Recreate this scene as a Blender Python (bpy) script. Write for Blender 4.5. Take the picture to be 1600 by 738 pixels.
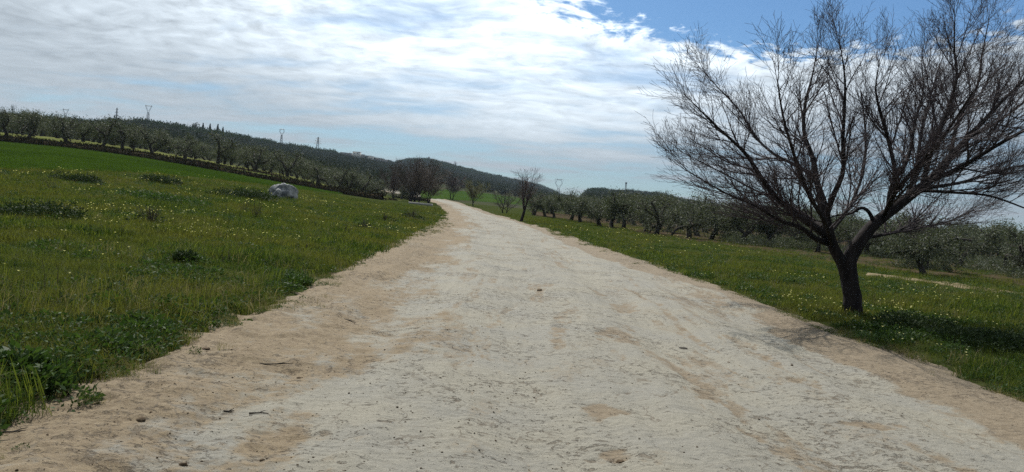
import bpy, math, random
import numpy as np
from mathutils import Matrix, Vector

S = bpy.context.scene
COL = S.collection
for o in list(bpy.data.objects):
    bpy.data.objects.remove(o)

# ------------------------------------------------------------------ camera
FPX = 1232.0                      # focal length in photo pixels (1600 wide)
PITCH, ROLL, EYE = math.radians(2.16), math.radians(5.2), 1.6
cam = bpy.data.objects.new("camera", bpy.data.cameras.new("camera"))
COL.objects.link(cam)
cam.data.sensor_width = 36.0
cam.data.lens = 36.0 * FPX / 1600.0
cam.data.clip_start, cam.data.clip_end = 0.05, 20000
cam.matrix_world = (Matrix.Translation((0, 0, EYE)) @ Matrix.Rotation(math.radians(90) - PITCH, 4, 'X')
                    @ Matrix.Rotation(ROLL, 4, 'Z'))
S.camera = cam

# ------------------------------------------------------------------ sky, sun, exposure
SUN_AZ, SUN_EL = math.radians(-24.0), math.radians(51.0)      # azimuth to the right of +Y
sun_dir = Vector((math.sin(SUN_AZ) * math.cos(SUN_EL), math.cos(SUN_AZ) * math.cos(SUN_EL), math.sin(SUN_EL)))
SKY_STRENGTH = 0.10
sun = bpy.data.objects.new("sun", bpy.data.lights.new("sun", 'SUN'))
COL.objects.link(sun)
sun.data.energy = 5.0
sun.data.angle = math.radians(0.6)
sun.data.color = (1.0, 0.95, 0.87)
sun.rotation_euler = sun_dir.to_track_quat('Z', 'Y').to_euler()
S.view_settings.view_transform = 'Standard'
S.view_settings.look = 'None'
S.view_settings.exposure = 0.0
S.view_settings.gamma = 1.0
S.view_settings.use_curve_mapping = False
S.cycles.use_denoising = False
S.cycles.max_bounces = 6
S.cycles.transparent_max_bounces = 8
S.cycles.volume_bounces = 0


class NT:
    """small helper for building node trees"""
    def __init__(self, tree):
        self.t = tree
        self.n = tree.nodes
        self.l = tree.links

    def new(self, kind, **kw):
        nd = self.n.new(kind)
        for k, v in kw.items():
            setattr(nd, k, v)
        return nd

    def put(self, sock, v):
        if isinstance(v, bpy.types.NodeSocket):
            self.l.new(v, sock)
        elif isinstance(v, (tuple, list)) and len(v) == 3 and sock.type == 'RGBA':
            sock.default_value = (*v, 1)
        else:
            sock.default_value = v

    def math(self, op, a, b=0.0, c=0.0, clamp=False):
        nd = self.new('ShaderNodeMath', operation=op, use_clamp=clamp)
        self.put(nd.inputs[0], a); self.put(nd.inputs[1], b); self.put(nd.inputs[2], c)
        return nd.outputs[0]

    def vmath(self, op, a, b=(0, 0, 0)):
        nd = self.new('ShaderNodeVectorMath', operation=op)
        self.put(nd.inputs[0], a); self.put(nd.inputs[1], b)
        return nd.outputs['Value'] if op in ('DOT_PRODUCT', 'LENGTH', 'DISTANCE') else nd.outputs[0]

    def noise(self, vec, scale, detail=4, rough=0.55, dist=0.0):
        nd = self.new('ShaderNodeTexNoise')
        if vec is not None:
            self.put(nd.inputs['Vector'], vec)
        nd.inputs['Scale'].default_value = scale
        nd.inputs['Detail'].default_value = detail
        nd.inputs['Roughness'].default_value = rough
        nd.inputs['Distortion'].default_value = dist
        return nd.outputs['Fac']

    def mapr(self, v, a, b, c=0.0, d=1.0, smooth=True):
        nd = self.new('ShaderNodeMapRange', interpolation_type='SMOOTHSTEP' if smooth else 'LINEAR')
        self.put(nd.inputs[0], v)
        for i, x in enumerate((a, b, c, d)):
            self.put(nd.inputs[1 + i], x)
        return nd.outputs[0]

    def mix(self, f, a, b, mode='MIX'):
        nd = self.new('ShaderNodeMix', data_type='RGBA', blend_type=mode)
        self.put(nd.inputs[0], f); self.put(nd.inputs[6], a); self.put(nd.inputs[7], b)
        return nd.outputs[2]

    def scale(self, vec, s):
        nd = self.new('ShaderNodeMapping')
        self.put(nd.inputs[0], vec)
        nd.inputs['Scale'].default_value = s
        return nd.outputs[0]


def cam_ray(px, py):
    a, b = (px - 800) / FPX, -(py - 369) / FPX
    x = a * math.cos(ROLL) - b * math.sin(ROLL)
    y = a * math.sin(ROLL) + b * math.cos(ROLL)
    return (x, math.cos(PITCH) + y * math.sin(PITCH), -math.sin(PITCH) + y * math.cos(PITCH))


SKY_OFF = 0.10


def sky_uv(px, py):
    d = Vector(cam_ray(px, py)).normalized()
    return d.x / (max(d.z, 0) + SKY_OFF), d.y / (max(d.z, 0) + SKY_OFF)


world = bpy.data.worlds.new("World")
S.world = world
world.use_nodes = True
w = NT(world.node_tree)
w.n.clear()
sky = w.new('ShaderNodeTexSky', sky_type='NISHITA')
sky.sun_disc = False
sky.sun_elevation = SUN_EL
sky.sun_rotation = SUN_AZ
sky.air_density, sky.dust_density, sky.ozone_density = 1.0, 0.6, 2.2
tc = w.new('ShaderNodeTexCoord')
dirn = w.vmath('NORMALIZE', tc.outputs['Generated'])
sep = w.new('ShaderNodeSeparateXYZ'); w.put(sep.inputs[0], dirn)
den = w.math('ADD', w.math('MAXIMUM', sep.outputs[2], 0.0), SKY_OFF)
comb = w.new('ShaderNodeCombineXYZ')
w.put(comb.inputs[0], w.math('DIVIDE', sep.outputs[0], den))
w.put(comb.inputs[1], w.math('DIVIDE', sep.outputs[1], den))
uv = comb.outputs[0]
rot = w.new('ShaderNodeMapping'); w.put(rot.inputs[0], uv); rot.inputs['Rotation'].default_value = (0, 0, math.radians(14))
uvr = rot.outputs[0]
warp = w.new('ShaderNodeTexNoise'); w.put(warp.inputs[0], uvr); warp.inputs['Scale'].default_value = 1.1; warp.inputs['Detail'].default_value = 3
uvw = w.vmath('ADD', uvr, w.scale(w.vmath('SUBTRACT', warp.outputs['Color'], (.5, .5, .5)), (0.5, 0.5, 0.0)))
big = w.noise(w.scale(uvw, (0.40, 0.80, 1)), 1.0, 5, 0.55)
streak = w.noise(w.scale(uvw, (0.75, 1.6, 1)), 1.5, 6, 0.58)
ripple = w.noise(w.scale(uvw, (4.2, 5.0, 1)), 1.5, 5, 0.55, 0.3)
cells = w.noise(w.scale(uvw, (9, 9, 1)), 1.5, 4, 0.6)
cover = w.math('ADD', w.math('MULTIPLY', big, 0.55), w.math('MULTIPLY', streak, 0.45))
# the open blue hole in the cloud sheet, seen above the bare tree
hx, hy = sky_uv(1285, -75)
hole_v = w.vmath('MULTIPLY', w.vmath('SUBTRACT', uv, (hx, hy, 0)), (1 / 0.86, 1 / 0.95, 0))
hole = w.mapr(w.math('ADD', w.vmath('LENGTH', hole_v), w.math('MULTIPLY', w.math('SUBTRACT', cells, 0.5), 1.0)), 0.85, 1.12)
low = w.mapr(sep.outputs[2], 0.0, 0.17)                  # thinner, bandy sheet towards the horizon
thick = w.math('ADD', cover, w.math('MULTIPLY', low, 0.10))
mask = w.mapr(thick, 0.43, 0.615)
mask = w.math('MULTIPLY', w.math('ADD', w.math('MULTIPLY', mask, 0.64), 0.31), hole)
glow_d = w.math('MAXIMUM', w.vmath('DOT_PRODUCT', dirn, tuple(sun_dir)), 0.0)
glow = w.math('POWER', glow_d, 6.0)
tex = w.math('ADD', w.math('MULTIPLY', w.math('SUBTRACT', ripple, 0.5), w.mapr(sep.outputs[2], 0.05, 0.2, 0.25, 1.3)),
             w.math('ADD', w.math('MULTIPLY', w.math('SUBTRACT', streak, 0.5), 0.40), w.math('MULTIPLY', w.math('SUBTRACT', cells, 0.5), w.mapr(sep.outputs[2], 0.12, 0.22, 0.0, 0.7))))
lum = w.math('ADD', w.math('ADD', w.math('MULTIPLY', glow, 0.55), w.math('MULTIPLY', w.math('POWER', glow_d, 2.0), 0.34)), 0.35)
bx_, by_ = sky_uv(930, 10)                                # brighter glow set into the cloud colour by hand, off the sun's bearing
bv = w.vmath('MULTIPLY', w.vmath('SUBTRACT', uv, (bx_, by_, 0)), (1 / 1.5, 1 / 2.4, 0))
lum = w.math('MULTIPLY', lum, w.mapr(w.vmath('LENGTH', bv), 0.0, 1.7, 2.25, 0.92))
lum = w.math('MULTIPLY', lum, w.mapr(big, 0.35, 0.65, 0.90, 1.10))
lum = w.math('MULTIPLY', lum, w.math('ADD', 1.0, w.math('MULTIPLY', tex, 1.0)))
cc = w.new('ShaderNodeVectorMath', operation='SCALE')
cc.inputs[0].default_value = (0.885, 0.985, 1.065)
w.put(cc.inputs['Scale'], w.math('MULTIPLY', lum, 1.0 / SKY_STRENGTH))
skyc = w.mix(1.0, sky.outputs[0], (0.56, 0.80, 1.0), 'MULTIPLY')
col = w.mix(mask, skyc, cc.outputs[0])
bg = w.new('ShaderNodeBackground')
w.put(bg.inputs[0], col)
bg.inputs[1].default_value = SKY_STRENGTH
wo = w.new('ShaderNodeOutputWorld')
w.l.new(bg.outputs[0], wo.inputs[0])

# ------------------------------------------------------------------ numeric helpers
def sst(a, b, x):
    t = np.clip((np.asarray(x, float) - a) / (b - a), 0, 1)
    return t * t * (3 - 2 * t)


def _hash(ix, iy, seed):
    h = (ix.astype(np.int64) * 374761393 + iy.astype(np.int64) * 668265263 + seed * 1442695041) & 0xFFFFFFFF
    h = ((h ^ (h >> 13)) * 1274126177) & 0xFFFFFFFF
    h = (h ^ (h >> 16)) & 0xFFFF
    return h / 65535.0


def vnoise(x, y, seed=0):
    x = np.asarray(x, float); y = np.asarray(y, float)
    ix, iy = np.floor(x), np.floor(y)
    fx, fy = x - ix, y - iy
    fx = fx * fx * (3 - 2 * fx); fy = fy * fy * (3 - 2 * fy)
    a, b = _hash(ix, iy, seed), _hash(ix + 1, iy, seed)
    c, d = _hash(ix, iy + 1, seed), _hash(ix + 1, iy + 1, seed)
    return (a + (b - a) * fx) * (1 - fy) + (c + (d - c) * fx) * fy


def fbm(x, y, octv=4, seed=0, gain=0.5):
    s, amp, tot = 0.0, 1.0, 0.0
    for k in range(octv):
        s = s + amp * vnoise(x * 2.03 ** k + 17.3 * k, y * 2.03 ** k - 9.1 * k, seed + k)
        tot += amp; amp *= gain
    return s / tot


# ------------------------------------------------------------------ terrain
RS = np.array([-8, 0, 4.4, 8.5, 13.5, 18, 24, 35, 46, 66, 84, 110, 135, 160, 200, 240, 290, 350.])
RLX = np.array([-2.75, -2.78, -2.82, -3.05, -3.2, -3.3, -3.45, -3.65, -3.96, -5.5, -7.4, -10.2, -13.2, -17, -27, -46, -75, -115.])
RLY = np.array([-8, 0, 4.4, 8.5, 13.5, 18, 24, 35, 46, 66, 84, 110, 135, 158, 192, 226, 268, 318.])
RRX = np.array([5.6, 5.6, 5.6, 5.55, 5.55, 5.45, 4.8, 3.5, 2.6, .45, -2.2, -4.8, -7.8, -11, -20, -37, -65, -104.])
RRY = np.array([-8, 0, 4.4, 8.5, 13.5, 18, 24, 35, 46, 66, 84, 110, 135, 161, 200, 240, 285, 336.])

HILLS = [  # (photo x, pixels above the horizon, ridge distance)
    [(-500, 60, 420), (-200, 66, 440), (0, 70, 480), (130, 73, 520), (225, 80, 560), (326, 74, 640), (400, 68, 720), (493, 61, 840),
     (575, 55, 960), (613, 50, 1020), (660, 30, 1080), (720, 0, 1120)],
    [(520, 10, 1400), (600, 44, 1400), (640, 57, 1400), (670, 59, 1400), (700, 55, 1400), (726, 50, 1450), (781, 42, 1500), (843, 36, 1600), (875, 29, 1700),
     (910, 26, 1800), (960, 18, 1900), (1050, 0, 1900)],
    [(896, 0, 880), (908, 24, 880), (920, 34, 880), (980, 38, 900), (1031, 38, 900), (1068, 34, 900), (1150, 28, 900), (1300, 22, 900),
     (1600, 17, 900), (1900, 14, 900), (2400, 8, 900)],
]


def bearing_px(px, elev_px=0.0):
    """bearing (x/y) of photo column px at elev_px above the horizon"""
    hy = 318 + (px - 750) * math.tan(ROLL)
    d = cam_ray(px, hy - elev_px)
    return d[0] / d[1]


HT = []
for hl in HILLS:
    t = np.array([bearing_px(p, e) for p, e, D in hl])
    HT.append((t, np.array([max(e / FPX - (4.0 if D < 860 else 1.5) / D, 0) for p, e, D in hl]), np.array([D for p, e, D in hl], float)))


def base_z(x, y):
    t = -x / np.maximum(y, 1.0)
    yc = np.minimum(y, 150.0)
    b = .0067 + .031 * sst(.1, .6, t)
    yb = np.interp(x, [-95, -61, -22], [84, 93, 99.5])
    terrace = 1.0 * sst(1.0, 9.0, y - yb) * (1 - sst(-34, -20, x)) * sst(0.2, .3, t)
    return sst(0, 70, y) * b * np.maximum(yc, 0) + terrace


def hill_z(x, y):
    r = np.hypot(x, y)
    yy = np.maximum(y, 1e-3)
    t = np.where(y > 0, x / yy, np.sign(x) * 50)
    cosb = yy / np.maximum(r, 1e-3)
    b150 = base_z(t * 150.0, np.full_like(r, 150.0))
    out = np.zeros_like(r)
    for tt, ee, dd in HT:
        e = np.interp(t, tt, ee)
        D = np.interp(t, tt, dd)
        H = 1.6 + e * D
        fall = sst(0, 0.03, e)
        k = np.clip((y - 150) / (D - 150), 0, None)
        up = np.maximum(H - b150, 0) * np.minimum(k, 1) ** 1.3
        beyond = np.clip(y - D, 0, 900) * (H / D) * 0.86
        out = np.maximum(out, (up + np.where(k > 1, beyond, 0)) * fall)
    return np.where(y > 150, out, 0)


def road_x(y):
    return np.interp(y, RS, RLX), np.interp(y, RS, RRX)


def in_road(x, y, m=0.0):
    l, r = road_x(y)
    return (x > l - m) & (x < r + m) & (y < 165)


def smooth_z(x, y):
    return base_z(x, y) + hill_z(x, y)


def gz(x, y):
    x = np.asarray(x, float); y = np.asarray(y, float)
    z = smooth_z(x, y)
    near = 1 - sst(60, 130, np.hypot(x, y))
    l, r = road_x(y)
    wob = (fbm(x * 1.1, y * 1.1, 3, 5) - .42) * 1.05 * np.clip(np.hypot(x, y) / 12, .5, 1)
    dist_out = np.maximum(l - x, x - r) + wob               # >0 outside the road
    verge = sst(-0.35, 0.5, dist_out)
    rel = (fbm(x * .55, y * .55, 4, 11) - .5) * .22 + (fbm(x * 2.3, y * 2.3, 3, 21) - .5) * .08
    corridor = np.where(y < 165, 1.0, 0.0)
    zin = -0.12
    zout = 0.035 + rel * near * sst(0.0, 2.5, dist_out) + .06 * sst(.3, 1.5, dist_out) * near
    return z + np.where(corridor > 0, zin + (zout - zin) * verge, zout)


def gz1(x, y):
    return float(gz(np.array([x]), np.array([y]))[0])


def ground_hit(px, py, far=1500):
    d = cam_ray(px, py)
    ys = np.concatenate([np.arange(2, 200, .1), np.arange(200, far, 1.0)])
    x = d[0] / d[1] * ys
    z = EYE + d[2] / d[1] * ys
    k = np.argmax(z <= smooth_z(x, ys))
    return float(x[k]), float(ys[k])


def at_depth(px, py, y):
    d = cam_ray(px, py)
    return np.array([d[0] / d[1] * y, y, EYE + d[2] / d[1] * y])


# ------------------------------------------------------------------ mesh helpers
def mk_mesh(name, V, quads=None, tris=None, mat=None, smooth=False, attrs=None):
    V = np.asarray(V, np.float32)
    me = bpy.data.meshes.new(name)
    q = np.zeros((0, 4), np.int32) if quads is None else np.asarray(quads, np.int32).reshape(-1, 4)
    t = np.zeros((0, 3), np.int32) if tris is None else np.asarray(tris, np.int32).reshape(-1, 3)
    me.vertices.add(len(V)); me.vertices.foreach_set('co', V.ravel())
    nl = q.size + t.size
    me.loops.add(nl)
    me.loops.foreach_set('vertex_index', np.concatenate([q.ravel(), t.ravel()]))
    me.polygons.add(len(q) + len(t))
    st = np.concatenate([np.arange(len(q)) * 4, q.size + np.arange(len(t)) * 3]).astype(np.int32)
    me.polygons.foreach_set('loop_start', st)
    if smooth:
        me.polygons.foreach_set('use_smooth', np.ones(len(q) + len(t), bool))
    me.update(calc_edges=True)
    if attrs:
        for k, v in attrs.items():
            a = me.attributes.new(k, 'FLOAT', 'POINT')
            a.data.foreach_set('value', np.asarray(v, np.float32))
    me.validate()
    if mat:
        me.materials.append(mat)
    return me


def link(name, me, parent=None, loc=None):
    o = bpy.data.objects.new(name, me)
    COL.objects.link(o)
    if parent is not None:
        o.parent = parent
    if loc is not None:
        o.location = loc
    return o


def tag(o, label=None, cat=None, group=None, kind=None):
    if label: o['label'] = label
    if cat: o['category'] = cat
    if group: o['group'] = group
    if kind: o['kind'] = kind
    return o


def empty(name, loc, rz=0.0, sc=1.0):
    o = bpy.data.objects.new(name, None)
    o.empty_display_size = 0.2
    COL.objects.link(o)
    o.location = loc; o.rotation_euler = (0, 0, rz); o.scale = (sc,) * 3
    return o


def grid_quads(nr, nc, wrap=False):
    i = np.arange(nr - 1)[:, None]; j = np.arange(nc if wrap else nc - 1)[None, :]
    j2 = (j + 1) % nc
    return np.stack([i * nc + j, i * nc + j2, (i + 1) * nc + j2, (i + 1) * nc + j], -1).reshape(-1, 4)


def tubes(paths):
    """paths: list of (points n×3, radii n, sides) -> V, quads"""
    groups = {}
    for P, R, k in paths:
        groups.setdefault((len(P), k), []).append((P, R))
    Vs, Qs, off = [], [], 0
    for (n, k), lst in groups.items():
        P = np.array([a for a, _ in lst]); R = np.array([b for _, b in lst])
        T = np.gradient(P, axis=1)
        T /= np.linalg.norm(T, axis=2, keepdims=True) + 1e-9
        m = T.mean(1)
        ref = np.where(np.abs(m[:, 2:3]) < .8, np.array([[0, 0, 1.]]), np.array([[1., 0.13, 0]]))[:, None, :]
        U = np.cross(T, ref); U /= np.linalg.norm(U, axis=2, keepdims=True) + 1e-9
        W = np.cross(T, U)
        a = np.arange(k) * 2 * math.pi / k
        ring = P[:, :, None, :] + R[:, :, None, None] * (np.cos(a)[None, None, :, None] * U[:, :, None, :] + np.sin(a)[None, None, :, None] * W[:, :, None, :])
        V = ring.reshape(-1, 3)
        q = grid_quads(n, k, True)
        Q = (q[None] + (np.arange(len(lst)) * n * k)[:, None, None]).reshape(-1, 4) + off
        Vs.append(V); Qs.append(Q); off += len(V)
    return np.concatenate(Vs), np.concatenate(Qs)


def cards(P, D, L, W, rng):
    """leaf shaped quads: base, side, tip, side"""
    n = len(P)
    D = D / (np.linalg.norm(D, axis=1, keepdims=True) + 1e-9)
    r = rng.normal(size=(n, 3))
    Sd = np.cross(D, r); Sd /= np.linalg.norm(Sd, axis=1, keepdims=True) + 1e-9
    L = np.broadcast_to(np.asarray(L, float), (n,))[:, None]; W = np.broadcast_to(np.asarray(W, float), (n,))[:, None]
    N = np.cross(D, Sd)
    V = np.stack([P, P + D * L * .45 + Sd * W * .5 + N * W * .12, P + D * L, P + D * L * .45 - Sd * W * .5 + N * W * .12], 1).reshape(-1, 3)
    Q = np.arange(n * 4).reshape(-1, 4)
    return V, Q


def box(cx, cy, cz, sx, sy, sz):
    v = np.array([[x, y, z] for z in (-.5, .5) for y in (-.5, .5) for x in (-.5, .5)]) * [sx, sy, sz] + [cx, cy, cz]
    q = np.array([[0, 2, 3, 1], [4, 5, 7, 6], [0, 1, 5, 4], [2, 6, 7, 3], [0, 4, 6, 2], [1, 3, 7, 5]])
    return v, q


def join(parts):
    Vs, Qs, o = [], [], 0
    for v, q in parts:
        Vs.append(v); Qs.append(np.asarray(q) + o); o += len(v)
    return np.concatenate(Vs), np.concatenate(Qs)


def unit(v):
    return v / (np.linalg.norm(v) + 1e-9)


# ------------------------------------------------------------------ materials
def material(name):
    m = bpy.data.materials.new(name)
    m.use_nodes = True
    t = NT(m.node_tree)
    t.n.clear()
    out = t.new('ShaderNodeOutputMaterial')
    return m, t, out


def principled(t, col, rough=0.8, spec=0.3, normal=None):
    b = t.new('ShaderNodeBsdfPrincipled')
    t.put(b.inputs['Base Color'], col)
    t.put(b.inputs['Roughness'], rough)
    b.inputs['Specular IOR Level'].default_value = spec
    if normal is not None:
        t.l.new(normal, b.inputs['Normal'])
    return b


def bump(t, h, strength=0.5, dist=0.02):
    b = t.new('ShaderNodeBump')
    b.inputs['Strength'].default_value = strength
    b.inputs['Distance'].default_value = dist
    t.put(b.inputs['Height'], h)
    return b.outputs[0]


def leaf_mat(name, c1, c2, trans=0.35, rough=0.5, spec=0.35, patch=None, c3=None):
    m, t, out = material(name)
    oi = t.new('ShaderNodeObjectInfo')
    geo = t.new('ShaderNodeNewGeometry')
    rnd = geo.outputs['Random Per Island']
    col = t.mix(rnd, c1, c2)
    if c3 is not None:
        col = t.mix(t.mapr(oi.outputs['Random'], 0.45, 1.0), col, c3)
    if patch is not None:
        n = t.noise(geo.outputs['Position'], patch[0], 3)
        col = t.mix(t.mapr(n, .40, .62), col, patch[1])
    b = principled(t, col, rough, spec)
    tr = t.new('ShaderNodeBsdfTranslucent')
    t.put(tr.inputs[0], t.mix(1.0, col, (1.25, 1.25, .75), 'MULTIPLY'))
    mx = t.new('ShaderNodeMixShader')
    mx.inputs[0].default_value = trans
    t.l.new(b.outputs[0], mx.inputs[1]); t.l.new(tr.outputs[0], mx.inputs[2])
    t.l.new(mx.outputs[0], out.inputs[0])
    return m


def plain_mat(name, c1, c2, scale=4.0, rough=0.85, spec=0.25, bumps=0.4, bdist=0.02, stretch=(1, 1, 1), detail=6):
    m, t, out = material(name)
    tc = t.new('ShaderNodeTexCoord')
    v = t.scale(tc.outputs['Object'], stretch)
    n = t.noise(v, scale, detail, .6)
    b = principled(t, t.mix(t.mapr(n, .32, .68), c1, c2), rough, spec, bump(t, n, bumps, bdist))
    t.l.new(b.outputs[0], out.inputs[0])
    return m


M = {}
M['bark'] = plain_mat('bark', (.013, .011, .012), (.036, .030, .029), 9, .9, .15, .9, .03, (1, 1, .25))
M['bark_twig'] = plain_mat('bark_twig', (.044, .034, .040), (.080, .062, .066), 6, .7, .3, .2)
M['olive_bark'] = plain_mat('olive_bark', (.028, .025, .021), (.075, .066, .055), 7, .92, .15, .9, .04, (1, 1, .3))
M['olive_leaf'] = leaf_mat('olive_leaf', (.040, .054, .032), (.108, .122, .086), .26, .6, .22, c3=(.060, .075, .042))
M['far_leaf'] = leaf_mat('far_leaf', (.020, .030, .022), (.052, .064, .046), .15, .8, .1)
M['dark_leaf'] = leaf_mat('dark_leaf', (.016, .030, .012), (.040, .062, .024), .2, .7, .1)
M['weed_leaf'] = leaf_mat('weed_leaf', (.022, .050, .012), (.060, .105, .026), .3, .6, .18)
M['bramble'] = leaf_mat('bramble', (.018, .015, .011), (.034, .036, .018), .12, .9, .05)
M['budding'] = leaf_mat('budding', (.085, .10, .035), (.15, .15, .06), .35, .6, .3)
M['brown_twig'] = plain_mat('brown_twig', (.072, .060, .050), (.128, .108, .090), 5, .8, .2, .2)
M['dry_stalk'] = plain_mat('dry_stalk', (.05, .042, .03), (.13, .11, .075), 12, .85, .2, .2)
M['grass'] = leaf_mat('grass', (.016, .038, .006), (.128, .160, .030), .42, .7, .12, patch=(.35, (.102, .112, .026)), c3=(.022, .050, .010))
M['wheat'] = leaf_mat('wheat', (.048, .098, .012), (.085, .140, .024), .36, .7, .1, patch=(.09, (.046, .088, .014)), c3=(.052, .095, .016))
M['thicket_twig'] = plain_mat('thicket_twig', (.085, .066, .066), (.14, .11, .105), 5, .8, .2, .2)
M['clod'] = plain_mat('clod', (.075, .055, .036), (.135, .100, .066), 30, .95, .1, .8, .01)
M['straw'] = leaf_mat('straw', (.13, .11, .06), (.24, .21, .12), .3, .8, .1)
M['petal'] = leaf_mat('petal', (.62, .60, .26), (.70, .68, .40), .3, .6, .1)
M['steel'] = plain_mat('steel', (.16, .17, .18), (.24, .25, .26), 3, .5, .5, .05)


def ground_mat():
    m, t, out = material('meadow_soil')
    geo = t.new('ShaderNodeNewGeometry'); p = geo.outputs['Position']
    a = t.noise(p, .25, 5); b = t.noise(p, 3.0, 5, .65); c = t.noise(p, 28, 4, .7)
    col = t.mix(t.mapr(a, .38, .62), (.034, .052, .012), (.052, .060, .020))
    col = t.mix(t.mapr(b, .50, .72), col, (.062, .050, .028))
    col = t.mix(t.math('MULTIPLY', c, .5), col, (.02, .028, .009))
    bs = principled(t, col, 1.0, .0, bump(t, c, .8, .03))
    t.l.new(bs.outputs[0], out.inputs[0])
    return m


def sheet_mat(name, c1, c2, c3, s1=.3, s2=4.0, s3=30.0, bd=.05, dots=False):
    m, t, out = material(name)
    geo = t.new('ShaderNodeNewGeometry'); p = geo.outputs['Position']
    a = t.noise(p, s1, 4); b = t.noise(p, s2, 5, .65); c = t.noise(p, s3, 4, .7)
    col = t.mix(t.mapr(a, .36, .64), c1, c2)
    col = t.mix(t.math('MULTIPLY', t.mapr(b, .42, .72), .8), col, c3)
    bs = principled(t, col, 1.0, .0, bump(t, t.math('ADD', b, c), .7, bd))
    t.l.new(bs.outputs[0], out.inputs[0])
    return m


def road_mat():
    m, t, out = material('road_crust')
    geo = t.new('ShaderNodeNewGeometry'); p = geo.outputs['Position']
    at = t.new('ShaderNodeAttribute', attribute_name='dirt')
    ay = t.new('ShaderNodeAttribute', attribute_name='ochre')
    ac = t.new('ShaderNodeAttribute', attribute_name='crack')
    fine = t.noise(p, 130, 4, .75)
    mid = t.noise(p, 16, 6, .68)
    lrg = t.noise(p, .8, 4, .6)
    strv = t.scale(p, (2.6, 3.6, 3))
    st = t.noise(strv, 2.2, 6, .72, .5)
    crust = t.mix(t.mapr(lrg, .36, .64), (.244, .228, .184), (.215, .207, .180))
    crust = t.mix(t.math('MULTIPLY', t.mapr(mid, .45, .75), .55), crust, (.312, .293, .238))
    dirt = t.mix(t.mapr(mid, .35, .68), (.150, .113, .072), (.216, .170, .115))
    dirt = t.mix(t.mapr(ay.outputs['Fac'], 0., 1.), dirt, t.mix(t.mapr(mid, .35, .68), (.150, .106, .060), (.226, .172, .104)))
    edge = t.math('ADD', at.outputs['Fac'], t.math('MULTIPLY', t.math('SUBTRACT', mid, .5), .9))
    edge = t.math('ADD', edge, t.math('MULTIPLY', t.math('SUBTRACT', fine, .5), .35))
    col = t.mix(t.mapr(edge, .30, .74), crust, dirt)
    # short flakes of lifted crust and dried cracks
    sta = t.noise(t.scale(p, (6.5, 8.5, 6)), 2.0, 5, .7, .6)
    dense = t.mapr(t.noise(p, .55, 3, .6), .38, .60, -.035, .05, False)
    flake = t.math('MAXIMUM', t.mapr(t.math('ADD', st, dense), .615, .675), t.mapr(t.math('ADD', sta, dense), .61, .66))
    vo = t.new('ShaderNodeTexVoronoi', feature='DISTANCE_TO_EDGE')
    wn = t.new('ShaderNodeTexNoise'); t.put(wn.inputs['Vector'], p); wn.inputs['Scale'].default_value = 3.0; wn.inputs['Detail'].default_value = 5
    wv = t.vmath('ADD', t.scale(p, (2.3, 1.7, 2)), t.scale(wn.outputs['Color'], (.9, .9, .9)))
    t.put(vo.inputs['Vector'], wv); vo.inputs['Scale'].default_value = 1.0
    vline = t.math('MULTIPLY', t.mapr(vo.outputs['Distance'], .006, .022, 1, 0), t.mapr(t.noise(p, .7, 3, .6), .46, .58))
    col = t.mix(t.math('MULTIPLY', flake, .62), col, (.105, .076, .050))
    col = t.mix(t.math('MULTIPLY', vline, .6), col, (.085, .064, .044))
    col = t.mix(t.math('MULTIPLY', t.mapr(ac.outputs['Fac'], .3, .9), .75), col, (.10, .075, .05))
    grit = t.mapr(t.noise(p, 55, 2, .5), .69, .76)
    col = t.mix(t.math('MULTIPLY', grit, .6), col, (.11, .08, .055))
    col = t.mix(t.math('MULTIPLY', t.mapr(fine, .3, .75), .30), col, (.33, .31, .25))
    h = t.math('ADD', t.math('MULTIPLY', mid, .7), t.math('MULTIPLY', fine, .25))
    h = t.math('SUBTRACT', h, t.math('MULTIPLY', flake, .5))
    h = t.math('SUBTRACT', h, t.math('MULTIPLY', grit, -.3))
    bs = principled(t, col, .92, .2, bump(t, h, .9, .035))
    t.l.new(bs.outputs[0], out.inputs[0])
    return m


def rock_mat():
    m, t, out = material('limestone')
    tc = t.new('ShaderNodeTexCoord'); p = tc.outputs['Object']
    a = t.noise(p, 2.2, 6, .65); b = t.noise(p, 9, 6, .7)
    col = t.mix(t.mapr(a, .4, .62), (.13, .138, .145), (.40, .40, .395))
    col = t.mix(t.mapr(b, .55, .72), col, (.075, .08, .082))
    bs = principled(t, col, .9, .2, bump(t, t.math('ADD', a, b), .9, .06))
    t.l.new(bs.outputs[0], out.inputs[0])
    return m


M['meadow'] = ground_mat()
M['road'] = road_mat()
M['rock'] = rock_mat()
M['wheat_soil'] = sheet_mat('wheat_soil', (.045, .088, .014), (.060, .100, .018), (.034, .064, .012), .08, 1.2, 9.0)
M['green_far'] = sheet_mat('green_far', (.030, .058, .012), (.042, .070, .015), (.026, .045, .011), .05, .8, 6)
M['tilled'] = sheet_mat('tilled_soil', (.050, .036, .026), (.075, .055, .038), (.060, .062, .028), .2, 1.5, 12)
M['dry_grass'] = sheet_mat('dry_grass', (.140, .150, .050), (.095, .120, .034), (.150, .140, .068), .15, .9, 8)
M['hillside'] = sheet_mat('hillside', (.045, .052, .028), (.060, .062, .036), (.032, .042, .022), .02, .15, 2)
M['path'] = sheet_mat('path_dust', (.26, .21, .14), (.20, .16, .10), (.12, .11, .055), .4, 2.5, 20)
M['plaster'] = plain_mat('plaster', (.62, .60, .55), (.72, .70, .66), .4, .9, .2, .1)
M['stone_wall'] = plain_mat('stone_wall', (.24, .235, .23), (.34, .33, .315), .4, .9, .2, .1)
M['dark_stone'] = plain_mat('dark_stone', (.12, .11, .10), (.17, .155, .14), .4, .9, .2, .1)
M['roof_tile'] = plain_mat('roof_tile', (.25, .15, .10), (.32, .21, .15), .8, .9, .2, .2)
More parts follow.
